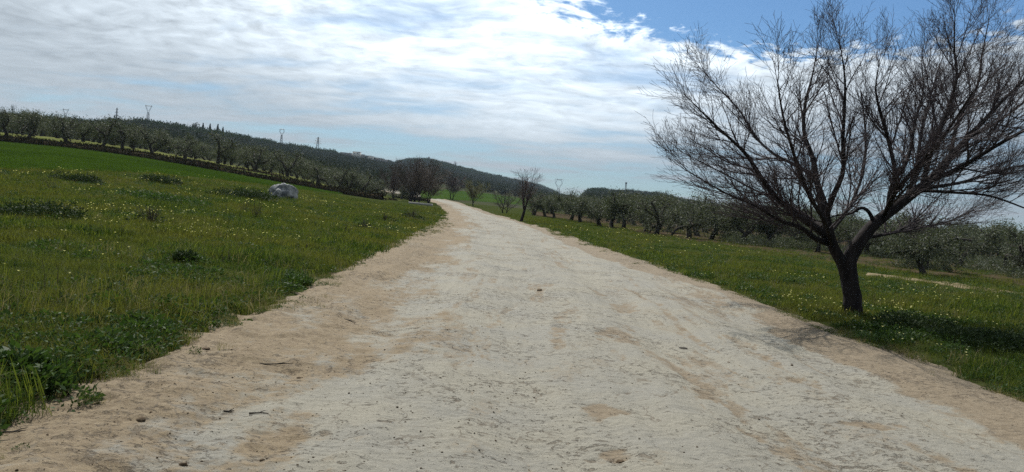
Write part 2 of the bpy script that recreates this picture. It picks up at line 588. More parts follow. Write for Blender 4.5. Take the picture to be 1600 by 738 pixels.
M['dark_glass'] = plain_mat('dark_glass', (.03, .035, .04), (.05, .055, .06), 1, .2, .5, 0)
M['slab'] = plain_mat('slab', (.34, .33, .30), (.46, .44, .40), 3, .9, .2, .4)

# ------------------------------------------------------------------ the ground sheet (polar grid, fine where the picture looks)
ang_in = np.radians(np.arange(-46, 46.01, .35))
ang_out = np.radians(np.arange(50, 311, 4.0))
ang = np.concatenate([ang_in, ang_out])
rad = np.concatenate([[.05, .5, 1.0], 1.3 * 1.031 ** np.arange(280)])
rad = rad[rad < 6500]
A, Rr = np.meshgrid(ang, rad)
gx, gy = np.sin(A) * Rr, np.cos(A) * Rr
Vg = np.stack([gx, gy, gz(gx.ravel(), gy.ravel()).reshape(gx.shape)], -1).reshape(-1, 3)
ground = link('ground', mk_mesh('ground', Vg, grid_quads(len(rad), len(ang), True)[:, ::-1], mat=M['meadow'], smooth=True))
tag(ground, kind='structure')
ground.data.materials.append(M['hillside'])
pc = np.zeros(len(ground.data.polygons) * 3, np.float32); ground.data.polygons.foreach_get('center', pc)
pc = pc.reshape(-1, 3)
ground.data.polygons.foreach_set('material_index', (np.hypot(pc[:, 0], pc[:, 1]) > 170).astype(np.int32))

# ------------------------------------------------------------------ the road
def build_road():
    ys = [-6.0]
    while ys[-1] < 2.2: ys.append(ys[-1] + .12)
    while ys[-1] < 160: ys.append(ys[-1] + max(.016, ys[-1] ** 2 / 1500))
    while ys[-1] < 345: ys.append(ys[-1] + 6)
    s = np.array(ys)
    nc = 360
    u = np.linspace(-.07, 1.07, nc)
    lx, ly, rx, ry = (np.interp(s, RS, a)[:, None] for a in (RLX, RLY, RRX, RRY))
    X = lx + (rx - lx) * u; Y = ly + (ry - ly) * u
    wd = rx - lx
    zs = smooth_z(X.ravel(), Y.ravel()).reshape(X.shape) + np.where(s > 160, .10, 0)[:, None]
    dl, dr = (u * wd), ((1 - u) * wd)                         # metres from each edge
    n1 = fbm(X * .45, Y * .22, 4, 31)
    n2 = fbm(X * 1.6, Y * .8, 4, 41)
    n3 = fbm(X * 6, Y * 6, 4, 51)
    # loose tan earth: wide on the left, a strip on the right
    wl = 1.75 + 1.2 * (n1 - .5) * 2 + (n2 - .5) * 1.8 + (n3 - .5) * 1.4
    wr = 1.05 + .7 * (fbm(X * .2, Y * .12, 3, 61) - .5) * 2 + (n2 - .5) * .9 + (n3 - .5) * .35
    left = 1 - sst(-1.0, 1.4, dl - wl)
    right = 1 - sst(-.22, .22, dr - wr)
    # worn through strips that run along the road
    xm = X - (lx + rx) / 2
    strip = np.zeros_like(X)
    for x0, wdt, sd in ((.75, .34, 3), (-.62, .26, 7), (2.05, .26, 9), (-1.7, .30, 13), (1.45, .16, 23)):
        cx = x0 + (fbm(Y * .35, Y * 0, 3, sd) - .5) * .8
        lim = fbm(Y * .55 + 3 * sd, X * .35, 4, sd + 1)
        strip = np.maximum(strip, (1 - sst(.3, 1.25, np.abs(xm - cx) / (wdt * (.10 + .9 * n2)))) * sst(.56, .66, lim))
    for px, py, a, b in ((963, 530, .28, .9), (975, 482, .25, .8), (942, 655, .22, .30), (968, 722, .22, .2), (1370, 680, .42, .16), (1240, 605, .3, .25), (845, 448, .5, .7), (1100, 468, .6, 1.6)):
        hx_, hy_ = ground_hit(px, py)
        dd = np.hypot((X - hx_) / a, (Y - hy_) / b) + (n2 - .5) * 1.6 + (n3 - .5) * 1.6
        strip = np.maximum(strip, 1 - sst(.6, 1.15, dd))
    blot = sst(.58, .74, fbm(X * 1.3, Y * .8, 6, 71, .65)) * .55
    n4 = fbm(X * 11, Y * 7, 3, 57)
    strip = strip * (.14 + .95 * n4)
    along = sst(.55, .66, fbm(X * 3.8 + 1.6 * n2 + 2.2 * n1, Y * .34, 5, 73, .65)) * (.20 + .65 * n4)
    dirt = np.clip(np.maximum.reduce([left * (.70 + .5 * (n2 - .3) + .3 * (n4 - .5)), right * (.75 + .5 * (n4 - .3)), strip, along, blot * .8]), 0, 1)
    ochre = left * (1 - strip)
    # cracks: thin contour lines of a warped noise
    f1 = fbm(X * .9 + 2 * n2, Y * .7, 3, 81); f2 = fbm(X * 2.2 + n2, Y * 1.9, 3, 91)
    crack = np.maximum(1 - np.abs(f1 - .5) / .006, (1 - np.abs(f2 - .47) / .009) * .7)
    crack = np.clip(crack, 0, 1) * (1 - dirt) * sst(.42, .6, fbm(X * .5, Y * .5, 2, 101))
    # low steps of lifted crust
    ter = fbm(X * 1.1, Y * 2.6, 4, 111) * 9
    step = (ter - np.floor(ter)); step = np.where(step > .86, (1 - step) / .14, step / .86) * .010
    near = np.clip(1 - s / 70, .15, 1)[:, None]
    z = zs + .02 + (1 - dirt) * .016 + step * (1 - left) * near + (n3 - .5) * .012 * near
    z += (n1 - .5) * .07 + (n2 - .5) * .028
    z += left * ((fbm(X * 2.2, Y * 4.0, 4, 121) - .5) * .11 + (fbm(X * 8, Y * 10, 3, 127) - .5) * .035) * near
    ruts = np.cos((xm + .5 * (n1 - .5)) * 2 * math.pi / 1.9) * .034 + (fbm(X * 3.2, Y * .30, 3, 131) - .5) * .075
    z += ruts - crack * .012
    V = np.stack([X, Y, z], -1).reshape(-1, 3)
    global ROADV
    ROADV = V
    o = link('dirt_road', mk_mesh('dirt_road', V, grid_quads(len(s), nc), mat=M['road'], smooth=True,
             attrs=dict(dirt=dirt.ravel(), ochre=ochre.ravel(), crack=crack.ravel())))
    tag(o, 'pale worn dirt road with tan shoulders curving away to the left', kind='structure')
    return o


road = build_road()
deps = None


def road_z(x, y):
    k = np.argmin((ROADV[:, 0] - x) ** 2 + (ROADV[:, 1] - y) ** 2)
    return float(ROADV[k, 2])


# ------------------------------------------------------------------ draped sheets
def sheet(name, nearp, farp, mat, off=.05, nu=120, nv=40, label=None, world=False):
    a = np.array([p if world else ground_hit(*p) for p in nearp]); b = np.array([p if world else ground_hit(*p) for p in farp])
    u = np.linspace(0, 1, nu)
    A_ = np.stack([np.interp(u, np.linspace(0, 1, len(a)), a[:, k]) for k in (0, 1)], -1)
    B_ = np.stack([np.interp(u, np.linspace(0, 1, len(b)), b[:, k]) for k in (0, 1)], -1)
    v = np.linspace(0, 1, nv)[:, None, None]
    P = A_[None] * (1 - v) + B_[None] * v
    wob = (fbm(P[..., 0] * .4, P[..., 1] * .4, 3, 7) - .5) * 1.6
    P[..., 1] += wob * (np.abs(v[..., 0] - .5) * 2) ** 3
    z = gz(P[..., 0].ravel(), P[..., 1].ravel()) + off
    edge = np.minimum(np.minimum(v[..., 0], 1 - v[..., 0]) * nv, 1.0) * np.minimum(np.minimum(u, 1 - u) * nu, 1.0)[None]
    z -= ((1 - edge) * (off + .06)).ravel()
    V = np.stack([P[..., 0].ravel(), P[..., 1].ravel(), z], -1)
    o = link(name, mk_mesh(name, V, grid_quads(nv, nu), mat=mat, smooth=True))
    tag(o, label, kind='structure')
    return a, b


WN = [(-46, 40), (-36, 40), (-26, 41), (-25.2, 51), (-22.5, 66), (-21.8, 84), (-21.5, 97)]
WF = [(-95, 84), (-80, 88), (-61, 93), (-51, 95), (-42, 97), (-32, 98), (-22.3, 99.5)]
sheet('wheat_field', WN, WF, M['wheat_soil'], .05, 160, 60, 'bright green young wheat field', True)
sheet('olive_ground', [(-110, 86), (-61, 95), (-32, 100.5), (-16.5, 118)], [(-190, 148), (-105, 160), (-62, 165), (-30, 166)], M['dry_grass'], .06, 120, 60, None, True)
sheet('tilled_soil', [(835, 338), (900, 347), (1000, 366), (1100, 382), (1200, 396), (1300, 413), (1420, 431), (1600, 452), (1760, 474)],
      [(826, 330), (900, 337), (1000, 346), (1100, 355), (1200, 364), (1300, 373), (1420, 384), (1600, 400), (1760, 415)], M['tilled'], .05, 160, 60)
sheet('green_field', [(655, 312), (700, 312.5), (760, 316), (830, 322), (905, 330)], [(655, 298), (700, 297), (760, 303), (830, 313), (905, 324)], M['green_far'], .25, 60, 40)
sheet('footpath', [(1352, 434), (1420, 444), (1500, 456), (1610, 472), (1720, 490)], [(1352, 430), (1420, 438), (1500, 449), (1610, 464), (1720, 481)], M['path'], .05, 80, 10)

# ------------------------------------------------------------------ branching generator
def bend_path(rng, p0, d0, length, n, wander, tropism):
    """a slightly crooked path of n points"""
    P = [np.array(p0, float)]
    d = unit(np.array(d0, float))
    st = length / (n - 1)
    for _ in range(n - 1):
        d = unit(d + rng.normal(size=3) * wander + np.array([0, 0, tropism]))
        P.append(P[-1] + d * st)
    return np.array(P)


def side_dir(rng, d, ang):
    r = rng.normal(size=3)
    s = unit(np.cross(d, r))
    return unit(d * math.cos(ang) + s * math.sin(ang))


def branch_out(rng, P, R, level, spec, out, tips=None):
    """children along a parent path; spec[level] = (spacing, first, length ratio, angle, wander, tropism, sides, n)"""
    if level >= len(spec):
        if tips is not None:
            tips.append(P)
        return
    spacing, first, (lmin, lmax), (amin, amax), wander, trop, sides, n = spec[level]
    seg = np.linalg.norm(np.diff(P, axis=0), axis=1)
    cum = np.concatenate([[0], np.cumsum(seg)])
    tot = cum[-1]
    s = tot * first + rng.random() * spacing
    while s < tot * .985:
        k = min(np.searchsorted(cum, s) - 1, len(seg) - 1); k = max(k, 0)
        f = (s - cum[k]) / (seg[k] + 1e-9)
        p = P[k] * (1 - f) + P[k + 1] * f
        r = R[k] * (1 - f) + R[k + 1] * f
        d = unit(P[k + 1] - P[k])
        frac = s / tot
        L = rng.uniform(lmin, lmax) * (1.15 - .65 * frac)
        cd = side_dir(rng, d, math.radians(rng.uniform(amin, amax)))
        if cd[2] < -.25: cd[2] *= -.4; cd = unit(cd)
        C = bend_path(rng, p, cd, L, n, wander, trop)
        r0 = min(r * .62, .006 + L * .012)
        CR = np.linspace(r0, max(r0 * .28, spec[-1][8] if len(spec[-1]) > 8 else .002), n)
        out.append((C, CR, sides))
        branch_out2(rng, C, CR, level + 1, spec, out, tips)
        s += spacing * rng.uniform(.55, 1.5)


def branch_out2(rng, P, R, level, spec, out, tips):
    sp = [(*s[:8],) for s in spec]
    branch_out(rng, P, R, level, sp, out, tips)


def resample(P, R, n):
    P = np.array(P, float); R = np.array(R, float)
    s = np.concatenate([[0], np.cumsum(np.linalg.norm(np.diff(P, axis=0), axis=1))])
    # Catmull-Rom style smoothing by cubic Hermite on the arc length
    T = np.gradient(P, s, axis=0)
    x = np.linspace(0, s[-1], n)
    k = np.clip(np.searchsorted(s, x, side='right') - 1, 0, len(s) - 2)
    h = (s[k + 1] - s[k])[:, None]; t = ((x - s[k])[:, None]) / h
    H = (2 * t**3 - 3 * t**2 + 1) * P[k] + (t**3 - 2 * t**2 + t) * h * T[k] + (-2 * t**3 + 3 * t**2) * P[k + 1] + (t**3 - t**2) * h * T[k + 1]
    return H, np.interp(x, s, R)


# ------------------------------------------------------------------ the big bare tree on the right verge
def big_tree():
    rng = np.random.default_rng(12)
    bx, by = ground_hit(1333, 499)
    root = np.array([bx, by, gz1(bx, by) - .06])
    px2m = by / FPX

    def limb(pts, n=14):
        """pts: (photo x, photo y, metres nearer(-)/farther(+) than the trunk, width in photo pixels)"""
        pts = [(x, y if y > 170 else 170 + (y - 170) * (.70 if x < 1455 else .86), dz, wd) for x, y, dz, wd in pts]
        P = [at_depth(x, y, by + dz) for x, y, dz, wd in pts]
        R = [wd * .35 * px2m for *_, wd in pts]
        return resample(P, R, n)

    trunk = limb([(1333, 504, 0, 66), (1332, 490, 0, 42), (1331, 462, 0, 37), (1327, 435, 0, 37), (1325, 412, 0, 36), (1331, 396, 0, 31), (1340, 382, 0, 29)], 16)
    limbs = [
        limb([(1326, 440, 0, 30), (1316, 412, 0, 27), (1303, 388, -.05, 25), (1294, 360, -.1, 24), (1290, 338, -.1, 21)]),                     # left stem
        limb([(1334, 396, 0, 29), (1343, 378, 0, 29), (1366, 350, .1, 27), (1397, 326, .2, 25), (1427, 302, .3, 23), (1458, 277, .4, 20), (1490, 240, .55, 15), (1527, 200, .7, 11), (1565, 157, .9, 8), (1605, 112, 1.0, 5), (1640, 66, 1.1, 3)], 22),
        limb([(1296, 372, -.1, 20), (1271, 354, -.3, 17), (1240, 332, -.5, 15), (1211, 307, -.7, 13), (1189, 277, -.9, 10), (1168, 244, -1.0, 8), (1141, 217, -1.2, 6), (1112, 191, -1.3, 4), (1085, 160, -1.4, 2.5)], 20),
        limb([(1291, 345, -.1, 20), (1285, 312, 0, 17), (1276, 285, .1, 14), (1271, 250, .2, 12), (1257, 212, .3, 9), (1258, 160, .4, 7), (1269, 98, .6, 4), (1276, 45, .7, 2)], 18),
        limb([(1291, 338, -.1, 15), (1301, 308, -.4, 12), (1316, 274, -.6, 10), (1317, 215, -.9, 8), (1320, 157, -1.1, 6), (1320, 100, -1.3, 4), (1315, 46, -1.4, 2)], 18),
        limb([(1273, 275, .1, 9), (1240, 257, .5, 7), (1208, 240, .8, 6), (1180, 214, 1.1, 5), (1155, 172, 1.4, 4), (1130, 135, 1.6, 3), (1110, 105, 1.7, 1.8)], 16),
        limb([(1285, 355, 0, 11), (1262, 338, .6, 9), (1228, 318, 1.2, 7), (1185, 300, 1.7, 5), (1138, 275, 2.1, 3.5), (1085, 248, 2.4, 2)], 16),
        limb([(1293, 380, -.1, 15), (1272, 372, -.5, 12), (1252, 356, -.9, 10), (1220, 346, -1.2, 7), (1180, 322, -1.6, 5), (1130, 300, -1.9, 3.5), (1075, 268, -2.1, 2)], 16),
        limb([(1390, 332, .2, 17), (1391, 305, .1, 14), (1398, 276, 0, 11), (1390, 228, -.2, 8), (1374, 170, -.4, 6), (1368, 128, -.5, 4), (1372, 80, -.5, 2)], 16),
        limb([(1396, 285, 0, 10), (1419, 246, .3, 8), (1430, 190, .6, 6), (1443, 124, .9, 4), (1440, 70, 1.0, 2)], 14),
        limb([(1442, 288, .35, 13), (1457, 230, .2, 10), (1483, 166, 0, 8), (1495, 112, -.2, 6), (1491, 62, -.3, 4), (1492, 5, -.4, 2)], 16),
        limb([(1484, 247, .5, 10), (1497, 190, .9, 8), (1528, 125, 1.3, 6), (1534, 75, 1.6, 4), (1545, 10, 1.9, 2)], 16),
        limb([(1453, 282, .4, 13), (1500, 262, -.2, 10), (1560, 226, -.8, 8), (1625, 190, -1.3, 6), (1700, 140, -1.7, 3)], 16),
        limb([(1446, 294, .3, 10), (1499, 286, .9, 7), (1560, 268, 1.4, 5), (1630, 250, 1.8, 3.5), (1710, 225, 2.1, 2)], 14),
        limb([(1441, 298, .3, 8), (1490, 301, -.5, 6), (1545, 306, -1.0, 4.5), (1600, 325, -1.4, 3), (1650, 345, -1.7, 2)], 14),
        limb([(1350, 372, .05, 10), (1385, 366, .5, 8), (1420, 358, .9, 6), (1470, 350, 1.3, 4), (1520, 330, 1.6, 2.5)], 12),
        limb([(1515, 215, .65, 9), (1560, 190, 1.2, 7), (1620, 140, 1.8, 5), (1690, 80, 2.3, 3)], 12),
        limb([(1300, 385, -.05, 11), (1290, 350, -.9, 9), (1262, 300, -1.6, 8), (1240, 240, -2.2, 6), (1222, 175, -2.6, 4), (1215, 110, -2.9, 2.5)], 16),
        limb([(1415, 312, .25, 12), (1432, 262, 1.1, 9), (1440, 205, 1.7, 7), (1452, 150, 2.3, 5), (1470, 85, 2.8, 3)], 16),
        limb([(1300, 360, -.1, 9), (1330, 318, 1.0, 8), (1350, 262, 1.7, 6), (1352, 205, 2.2, 5), (1345, 130, 2.7, 3)], 16),
        limb([(1380, 340, .15, 11), (1400, 300, -1.0, 9), (1440, 252, -1.8, 7), (1480, 205, -2.5, 5), (1520, 140, -3.0, 3)], 16),
    ]
    hook = limb([(1366, 350, .1, 12), (1361, 337, .05, 9), (1354, 328, 0, 8), (1344, 325, -.05, 7), (1338, 331, -.1, 5)], 10)
    hook2 = limb([(1341, 326, -.1, 7), (1330, 334, -.2, 5), (1312, 336, -.3, 4), (1297, 340, -.4, 3)], 8)
    paths_t = [(trunk[0], trunk[1] * 1.1 * (1 + .06 * rng.normal(size=16)), 14)]
    paths_l = [(P, R, 8) for P, R in limbs] + [(*hook, 7), (*hook2, 6)]
    tw = []
    spec = [(.17, .16, (.85, 1.75), (18, 50), .085, .05, 5, 9),
            (.080, .08, (.38, .95), (16, 42), .09, .05, 3, 6),
            (.090, .12, (.14, .40), (20, 50), .12, .015, 3, 4)]
    for i, (P, R) in enumerate(limbs):
        if i == 0:
            continue
        branch_out2(rng, P, R, 0, spec, tw, None)
        # the limb ends run out into whips
        for _ in range(3):
            C = bend_path(rng, P[-1], unit(P[-1] - P[-3]) + rng.normal(size=3) * .15, rng.uniform(.5, .9), 8, .06, .03)
            tw.append((C, np.linspace(.008, .002, 8), 3))
            branch_out2(rng, C, np.linspace(.008, .002, 8), 1, spec, tw, None)
    # water shoots straight off the thick wood
    for i in (0, 1, 2, 7):
        P, R = limbs[i]
        for _ in range(7):
            k = rng.integers(3, len(P) - 4)
            C = bend_path(rng, P[k], np.array([rng.normal() * .5, rng.normal() * .5, 1.0]), rng.uniform(.4, 1.0), 7, .08, .03)
            tw.append((C, np.linspace(.006, .002, 7), 3))
            branch_out2(rng, C, np.linspace(.006, .002, 7), 2, spec, tw, None)
    ntw = len(tw)
    t = empty('bare_tree', root)
    tag(t, 'large bare spreading tree with forked dark trunk on the right grass verge', 'tree')
    tp, tr = resample(trunk[0], trunk[1] * 1.06, 70)
    V, Q = tubes([(tp, tr, 40)])
    aa = np.tile(np.arange(40) / 40 * 2 * math.pi, 70); hh = np.repeat(np.arange(70) / 70., 40)
    cen = np.repeat(tp, 40, 0); rv = V - cen
    ridge = np.abs(fbm(np.cos(aa) * 4 + 7, np.sin(aa) * 4 + hh * 5, 4, 17) - .5) * 2
    lob = 1 + .14 * np.cos(aa * 3 + 1) * np.exp(-hh * 9) + .10 * np.cos(aa * 5) * np.exp(-hh * 7)
    V = cen + rv * (lob * (.90 + .22 * ridge + .10 * (fbm(np.cos(aa) * 1.5, np.sin(aa) * 1.5 + hh * 3, 3, 19) - .5)))[:, None]
    link('trunk', mk_mesh('trunk', V - root, Q, mat=M['bark'], smooth=True), t)
    V, Q = tubes(paths_l); link('limbs', mk_mesh('limbs', V - root, Q, mat=M['bark'], smooth=True), t)
    V, Q = tubes([(P, np.maximum(R * .85, .0023), k) for P, R, k in tw]); link('twigs', mk_mesh('twigs', V - root, Q, mat=M['bark_twig'], smooth=True), t)
    print('big tree twigs', ntw, 'quads', len(Q))


big_tree()


def bare_tree_mesh(seed, height, spread, stems=1, trunk_h=.3, dens=1.0, r0=.10, upright=.05, thick=.006):
    """-> (trunk paths, twig paths) of a smaller bare tree"""
    rng = np.random.default_rng(seed)
    main, tw = [], []
    for s in range(stems):
        a = rng.uniform(0, 6.28)
        off = np.array([math.cos(a), math.sin(a), 0]) * (.25 if stems > 1 else 0)
        th = height * trunk_h * rng.uniform(.8, 1.1)
        P = bend_path(rng, off + [0, 0, -.1], off * (.8 if stems > 1 else 0) + [rng.normal() * .12, rng.normal() * .12, 1], th, 7, .05, .05)
        R = np.linspace(r0 * 1.25, r0 * .85, 7)
        main.append((P, R, 8))
        nl = 6 if stems == 1 else 4
        for k in range(nl):
            b = 6.28 * k / nl + rng.uniform(-.4, .4)
            tilt = rng.uniform(.35, 1.0) * spread
            d = np.array([math.cos(b) * tilt, math.sin(b) * tilt, 1.0])
            L = (height - th) * rng.uniform(.8, 1.05) * math.sqrt(1 + tilt * tilt * .5)
            st = P[-1 - rng.integers(0, 3)]
            C = bend_path(rng, st, d, L, 12, .05, upright)
            CR = np.linspace(r0 * .5, .012, 12)
            main.append((C, CR, 6))
            dens *= .999
            spec = [(.068 * height / dens, .12, (.20 * height, .40 * height), (22, 55), .07, .04, 4, 7),
                    (.040 * height / dens, .08, (.10 * height, .20 * height), (20, 50), .08, .03, 3, 5),
                    (.045 * height / dens, .1, (.05 * height, .10 * height), (20, 50), .09, .02, 3, 3)]
            branch_out2(rng, C, CR, 0, spec, tw, None)
    return main, [(P, np.maximum(R, thick), k) for P, R, k in tw]


def bare_tree(name, label, px, py, top_py, seed, spread=.8, stems=1, twig='bark_twig', leaf=None, y=None, group=None, **kw):
    x, y0 = ground_hit(px, py)
    if y is not None:
        x, y0 = x / y0 * y, y
    z = gz1(x, y0)
    h = (py - top_py) / FPX * y0
    main, tw = bare_tree_mesh(seed, h, spread, stems, thick=max(.004, y0 * .000055), **kw)
    t = empty(name, (x, y0, z))
    tag(t, label, 'tree', group)
    V, Q = tubes(main); link('trunk', mk_mesh('trunk', V, Q, mat=M['bark'], smooth=True), t)
    V, Q = tubes(tw); tq = len(Q)
    link('crown', mk_mesh('crown', V, Q, mat=M[twig], smooth=True), t)
    if leaf:
        rng = np.random.default_rng(seed + 5)
        pts = np.concatenate([P[1:] for P, R, k in tw])
        pts = pts[rng.random(len(pts)) < min(1, 5000 / len(pts))]
        V, Q = cards(pts, rng.normal(size=pts.shape) + [0, 0, .4], rng.uniform(.06, .14, len(pts)), .06, rng)
        link('leaves', mk_mesh('leaves', V, Q, mat=M[leaf]), t)
    return t


bare_tree('bare_tree', 'slender bare tree with fan-shaped crown standing beside the far road bend', 814, 346, 264, 27, .62, twig='thicket_twig', trunk_h=.38, r0=.11, dens=1.15, upright=.07)
bare_tree('bare_tree', 'tall purplish bare thicket tree, highest behind the brown bushy one', 640, 309, 246, 5, .75, 2, twig='thicket_twig', trunk_h=.2, r0=.12, dens=1.45, y=122)
bare_tree('bare_tree', 'broad brown twiggy tree beside the pale slab', 651, 318, 254, 6, 1.1, 3, twig='brown_twig', trunk_h=.14, r0=.10, dens=1.6, upright=.02)
bare_tree('bare_tree', 'leftmost purplish bare tree of the thicket by the far bend', 617, 305, 262, 7, 1.0, 2, twig='thicket_twig', trunk_h=.2, r0=.10, dens=1.45, y=128)
bare_tree('bare_tree', 'brown bare tree at the right side of the thicket by the far bend', 668, 312, 262, 17, 1.0, 2, twig='brown_twig', trunk_h=.2, r0=.10, dens=1.5, y=126)
bare_tree('bare_tree', 'small dark bare tree right of the far road bend', 705, 316, 278, 8, .75, 2, twig='thicket_twig', trunk_h=.22, r0=.11, dens=1.45, y=195)
bare_tree('budding_tree', 'small round tree with yellow-green buds beside the far road', 739, 324, 287, 9, 1.1, 1, twig='brown_twig', leaf='budding', trunk_h=.25, r0=.09, dens=1.3, y=141)
bare_tree('bare_tree', 'low bare shrub tree left of the slender fan-shaped tree', 788, 336, 300, 10, 1.2, 2, trunk_h=.15, r0=.07, dens=1.0, y=95)
bare_tree('bare_tree', 'thin bare sapling on the far ridge right of the church', 711, 264, 254, 14, .5, 1, trunk_h=.3, r0=.3, dens=.5, y=1380)

# ------------------------------------------------------------------ olive trees
def olive_mesh(seed, leaves=4200, low=False):
    rng = np.random.default_rng(seed)
    main, tw, ends = [], [], []
    lean = rng.normal(size=2) * .22
    th = rng.uniform(.7, 1.15)
    P = bend_path(rng, (0, 0, -.15), (lean[0], lean[1], 1), th + .15, 7, .13, .05)
    main.append((P, np.array([.30, .23, .185, .17, .16, .155, .15]) * rng.uniform(.85, 1.15), 9))
    nl = rng.integers(3, 5)
    a0 = rng.uniform(0, 6.28)
    for k in range(nl):
        a = a0 + 6.28 * k / nl + rng.uniform(-.35, .35)
        d = np.array([math.cos(a) * .9, math.sin(a) * .9, rng.uniform(.7, 1.2)])
        C = bend_path(rng, P[-1] - [0, 0, .05], d, rng.uniform(1.5, 2.2) * (1.15 if low else 1), 11, .30 if low else .20, -.04 if low else .02)
        CR = np.linspace(.125 if low else .105, .055 if low else .045, 11) * (1 + .12 * rng.normal(size=11))
        main.append((C, CR, 7))
        for j in range(5):
            i = rng.integers(3, 11)
            b = rng.uniform(0, 6.28)
            e = np.array([math.cos(b) * .8, math.sin(b) * .8, rng.uniform(-.1, .9)])
            D = bend_path(rng, C[i], e, rng.uniform(.5, 1.15), 8, .2, -.03)
            tw.append((D, np.linspace(.035, .012, 8), 5))
            ends.append(D[2:])
            for q in range(5):
                i2 = rng.integers(2, 8)
                b2 = rng.uniform(0, 6.28)
                G = bend_path(rng, D[i2], np.array([math.cos(b2), math.sin(b2), rng.uniform(-.1, 1.1)]), rng.uniform(.35, .8), 6, .12, -.10)
                tw.append((G, np.linspace(.011, .004, 6), 3))
                ends.append(G[1:])
    pts = np.concatenate(ends)
    idx = rng.integers(0, len(pts), leaves)
    p = pts[idx] + rng.normal(size=(leaves, 3)) * [.20, .20, .22] - np.array([0, 0, .45]) * rng.random((leaves, 1)) ** 2
    p = p[p[:, 2] > .35]
    cen = np.array([0, 0, 1.6])
    d = unit(p.mean(0) - cen) * 0 + (p - cen) * .35 + rng.normal(size=p.shape) * .6 + [0, 0, -.15]
    V, Q = cards(p, d, rng.uniform(.10, .22, len(p)), rng.uniform(.035, .065, len(p)), rng)
    a, b = tubes(main + tw)
    return mk_mesh('trunk', a, b, mat=M['olive_bark'], smooth=True), mk_mesh('crown', V, Q, mat=M['olive_leaf'])


OLV = [olive_mesh(100 + i) for i in range(8)] + [olive_mesh(150 + i, 2000, True) for i in range(7)]
rs = random.Random(4)
OLIVE_XY = []


def olive(x, y, label, group, h=None, rz=None, kind=None, zoff=0.0):
    k = rs.randrange(8) if kind is None else kind
    sc = (h or rs.uniform(2.9, 3.7)) / 3.15
    t = empty('olive_tree', (x, y, gz1(x, y) + zoff), rs.uniform(0, 6.28) if rz is None else rz, sc)
    tag(t, label, 'olive tree', group)
    for nm, me in zip(('trunk', 'crown'), OLV[k]):
        link(nm, me, t)
    OLIVE_XY.append((x, y))


LEFT_FRONT = [(8, 217, 'dark leaning olive tree at the left frame edge, its trunk leaning'), (41, 221, 'small stump-trunked olive tree second from the left frame edge'),
              (101, 228, 'olive tree with a forked curved trunk below the leftmost pylon'), (157, 235, 'slim olive tree below the narrow mast-like pylon'),
              (190, 241, 'olive tree with an arching dark limb left of the ridge-top pylon'), (237, 247, 'olive tree with open V-shaped limbs straight below the ridge-top pylon'),
              (287, 254, 'olive tree below the big round tree on the ridge'), (338, 262, 'olive tree with one long limb slanting right, below the cypresses'),
              (397, 270, 'olive tree on the field bank left of the boulder'), (448, 279, 'olive tree just above the white boulder'),
              (496, 288, 'gnarled many-limbed olive tree right of the boulder'), (527, 289, 'narrow olive tree fourth from the right end of the left row'),
              (546, 290, 'small olive tree third from the right end of the left row'), (567, 292, 'dark forked olive tree second from the right end of the left row'),
              (589, 294, 'last olive tree at the right end of the left row')]
for i, (px, py, lab) in enumerate(LEFT_FRONT):
    y = float(np.interp(px, [0, 200, 400, 600], [99, 101, 107, 122]))
    t = bearing_px(px)
    olive(t * y, y, lab, 'olive trees along the left field bank', rs.uniform(3.6, 4.4), kind=8 + rs.randrange(7))
RIGHT_FRONT = [(834, 337, 'distant olive tree at the left end of the right grove'), (852, 340, 'dark olive tree second from the left end of the right grove'), (866, 342, 'olive tree third from the left end of the right grove'),
               (892, 346, 'olive tree under the dark cliff, fourth in the right grove'), (907, 349, 'thick-trunked olive tree just below the dark cliff end of the far hill'), (937, 355, 'olive tree with an arched limb below the right hill top'),
               (954, 358, 'bushy olive tree left of the thin mast'), (974, 360, 'dense olive tree straight below the thin mast'), (1008, 365, 'broad-based olive tree right of the thin mast'),
               (1024, 369, 'olive tree with twin dark trunks left of the wide-armed one'), (1075, 375, 'olive tree with wide crooked black arms in the right grove'),
               (1110, 378, 'olive tree just right of the wide-armed one'), (1154, 384, 'olive tree under the left twigs of the big bare tree'), (1205, 388, 'olive tree under the low left limbs of the big bare tree'),
               (1278, 397, 'gnarled olive tree just left of the big bare trunk'), (1353, 403, 'olive tree seen through the fork of the big bare tree'),
               (1443, 432, 'nearest olive tree, forked dark trunk beside the footpath'), (1500, 420, 'olive tree behind the footpath, right of the nearest one'), (1578, 432, 'olive tree at the right frame edge')]
for px, py, lab in RIGHT_FRONT:
    x, y = ground_hit(px, py)
    olive(x, y, lab, 'olive trees along the front of the right grove', rs.uniform(3.0, 3.6) if px < 1250 else rs.uniform(2.6, 3.0), kind=rs.choice([0, 1, 2, 3, 4, 5, 8, 9, 10, 11, 12]) if px != 1075 else 13)
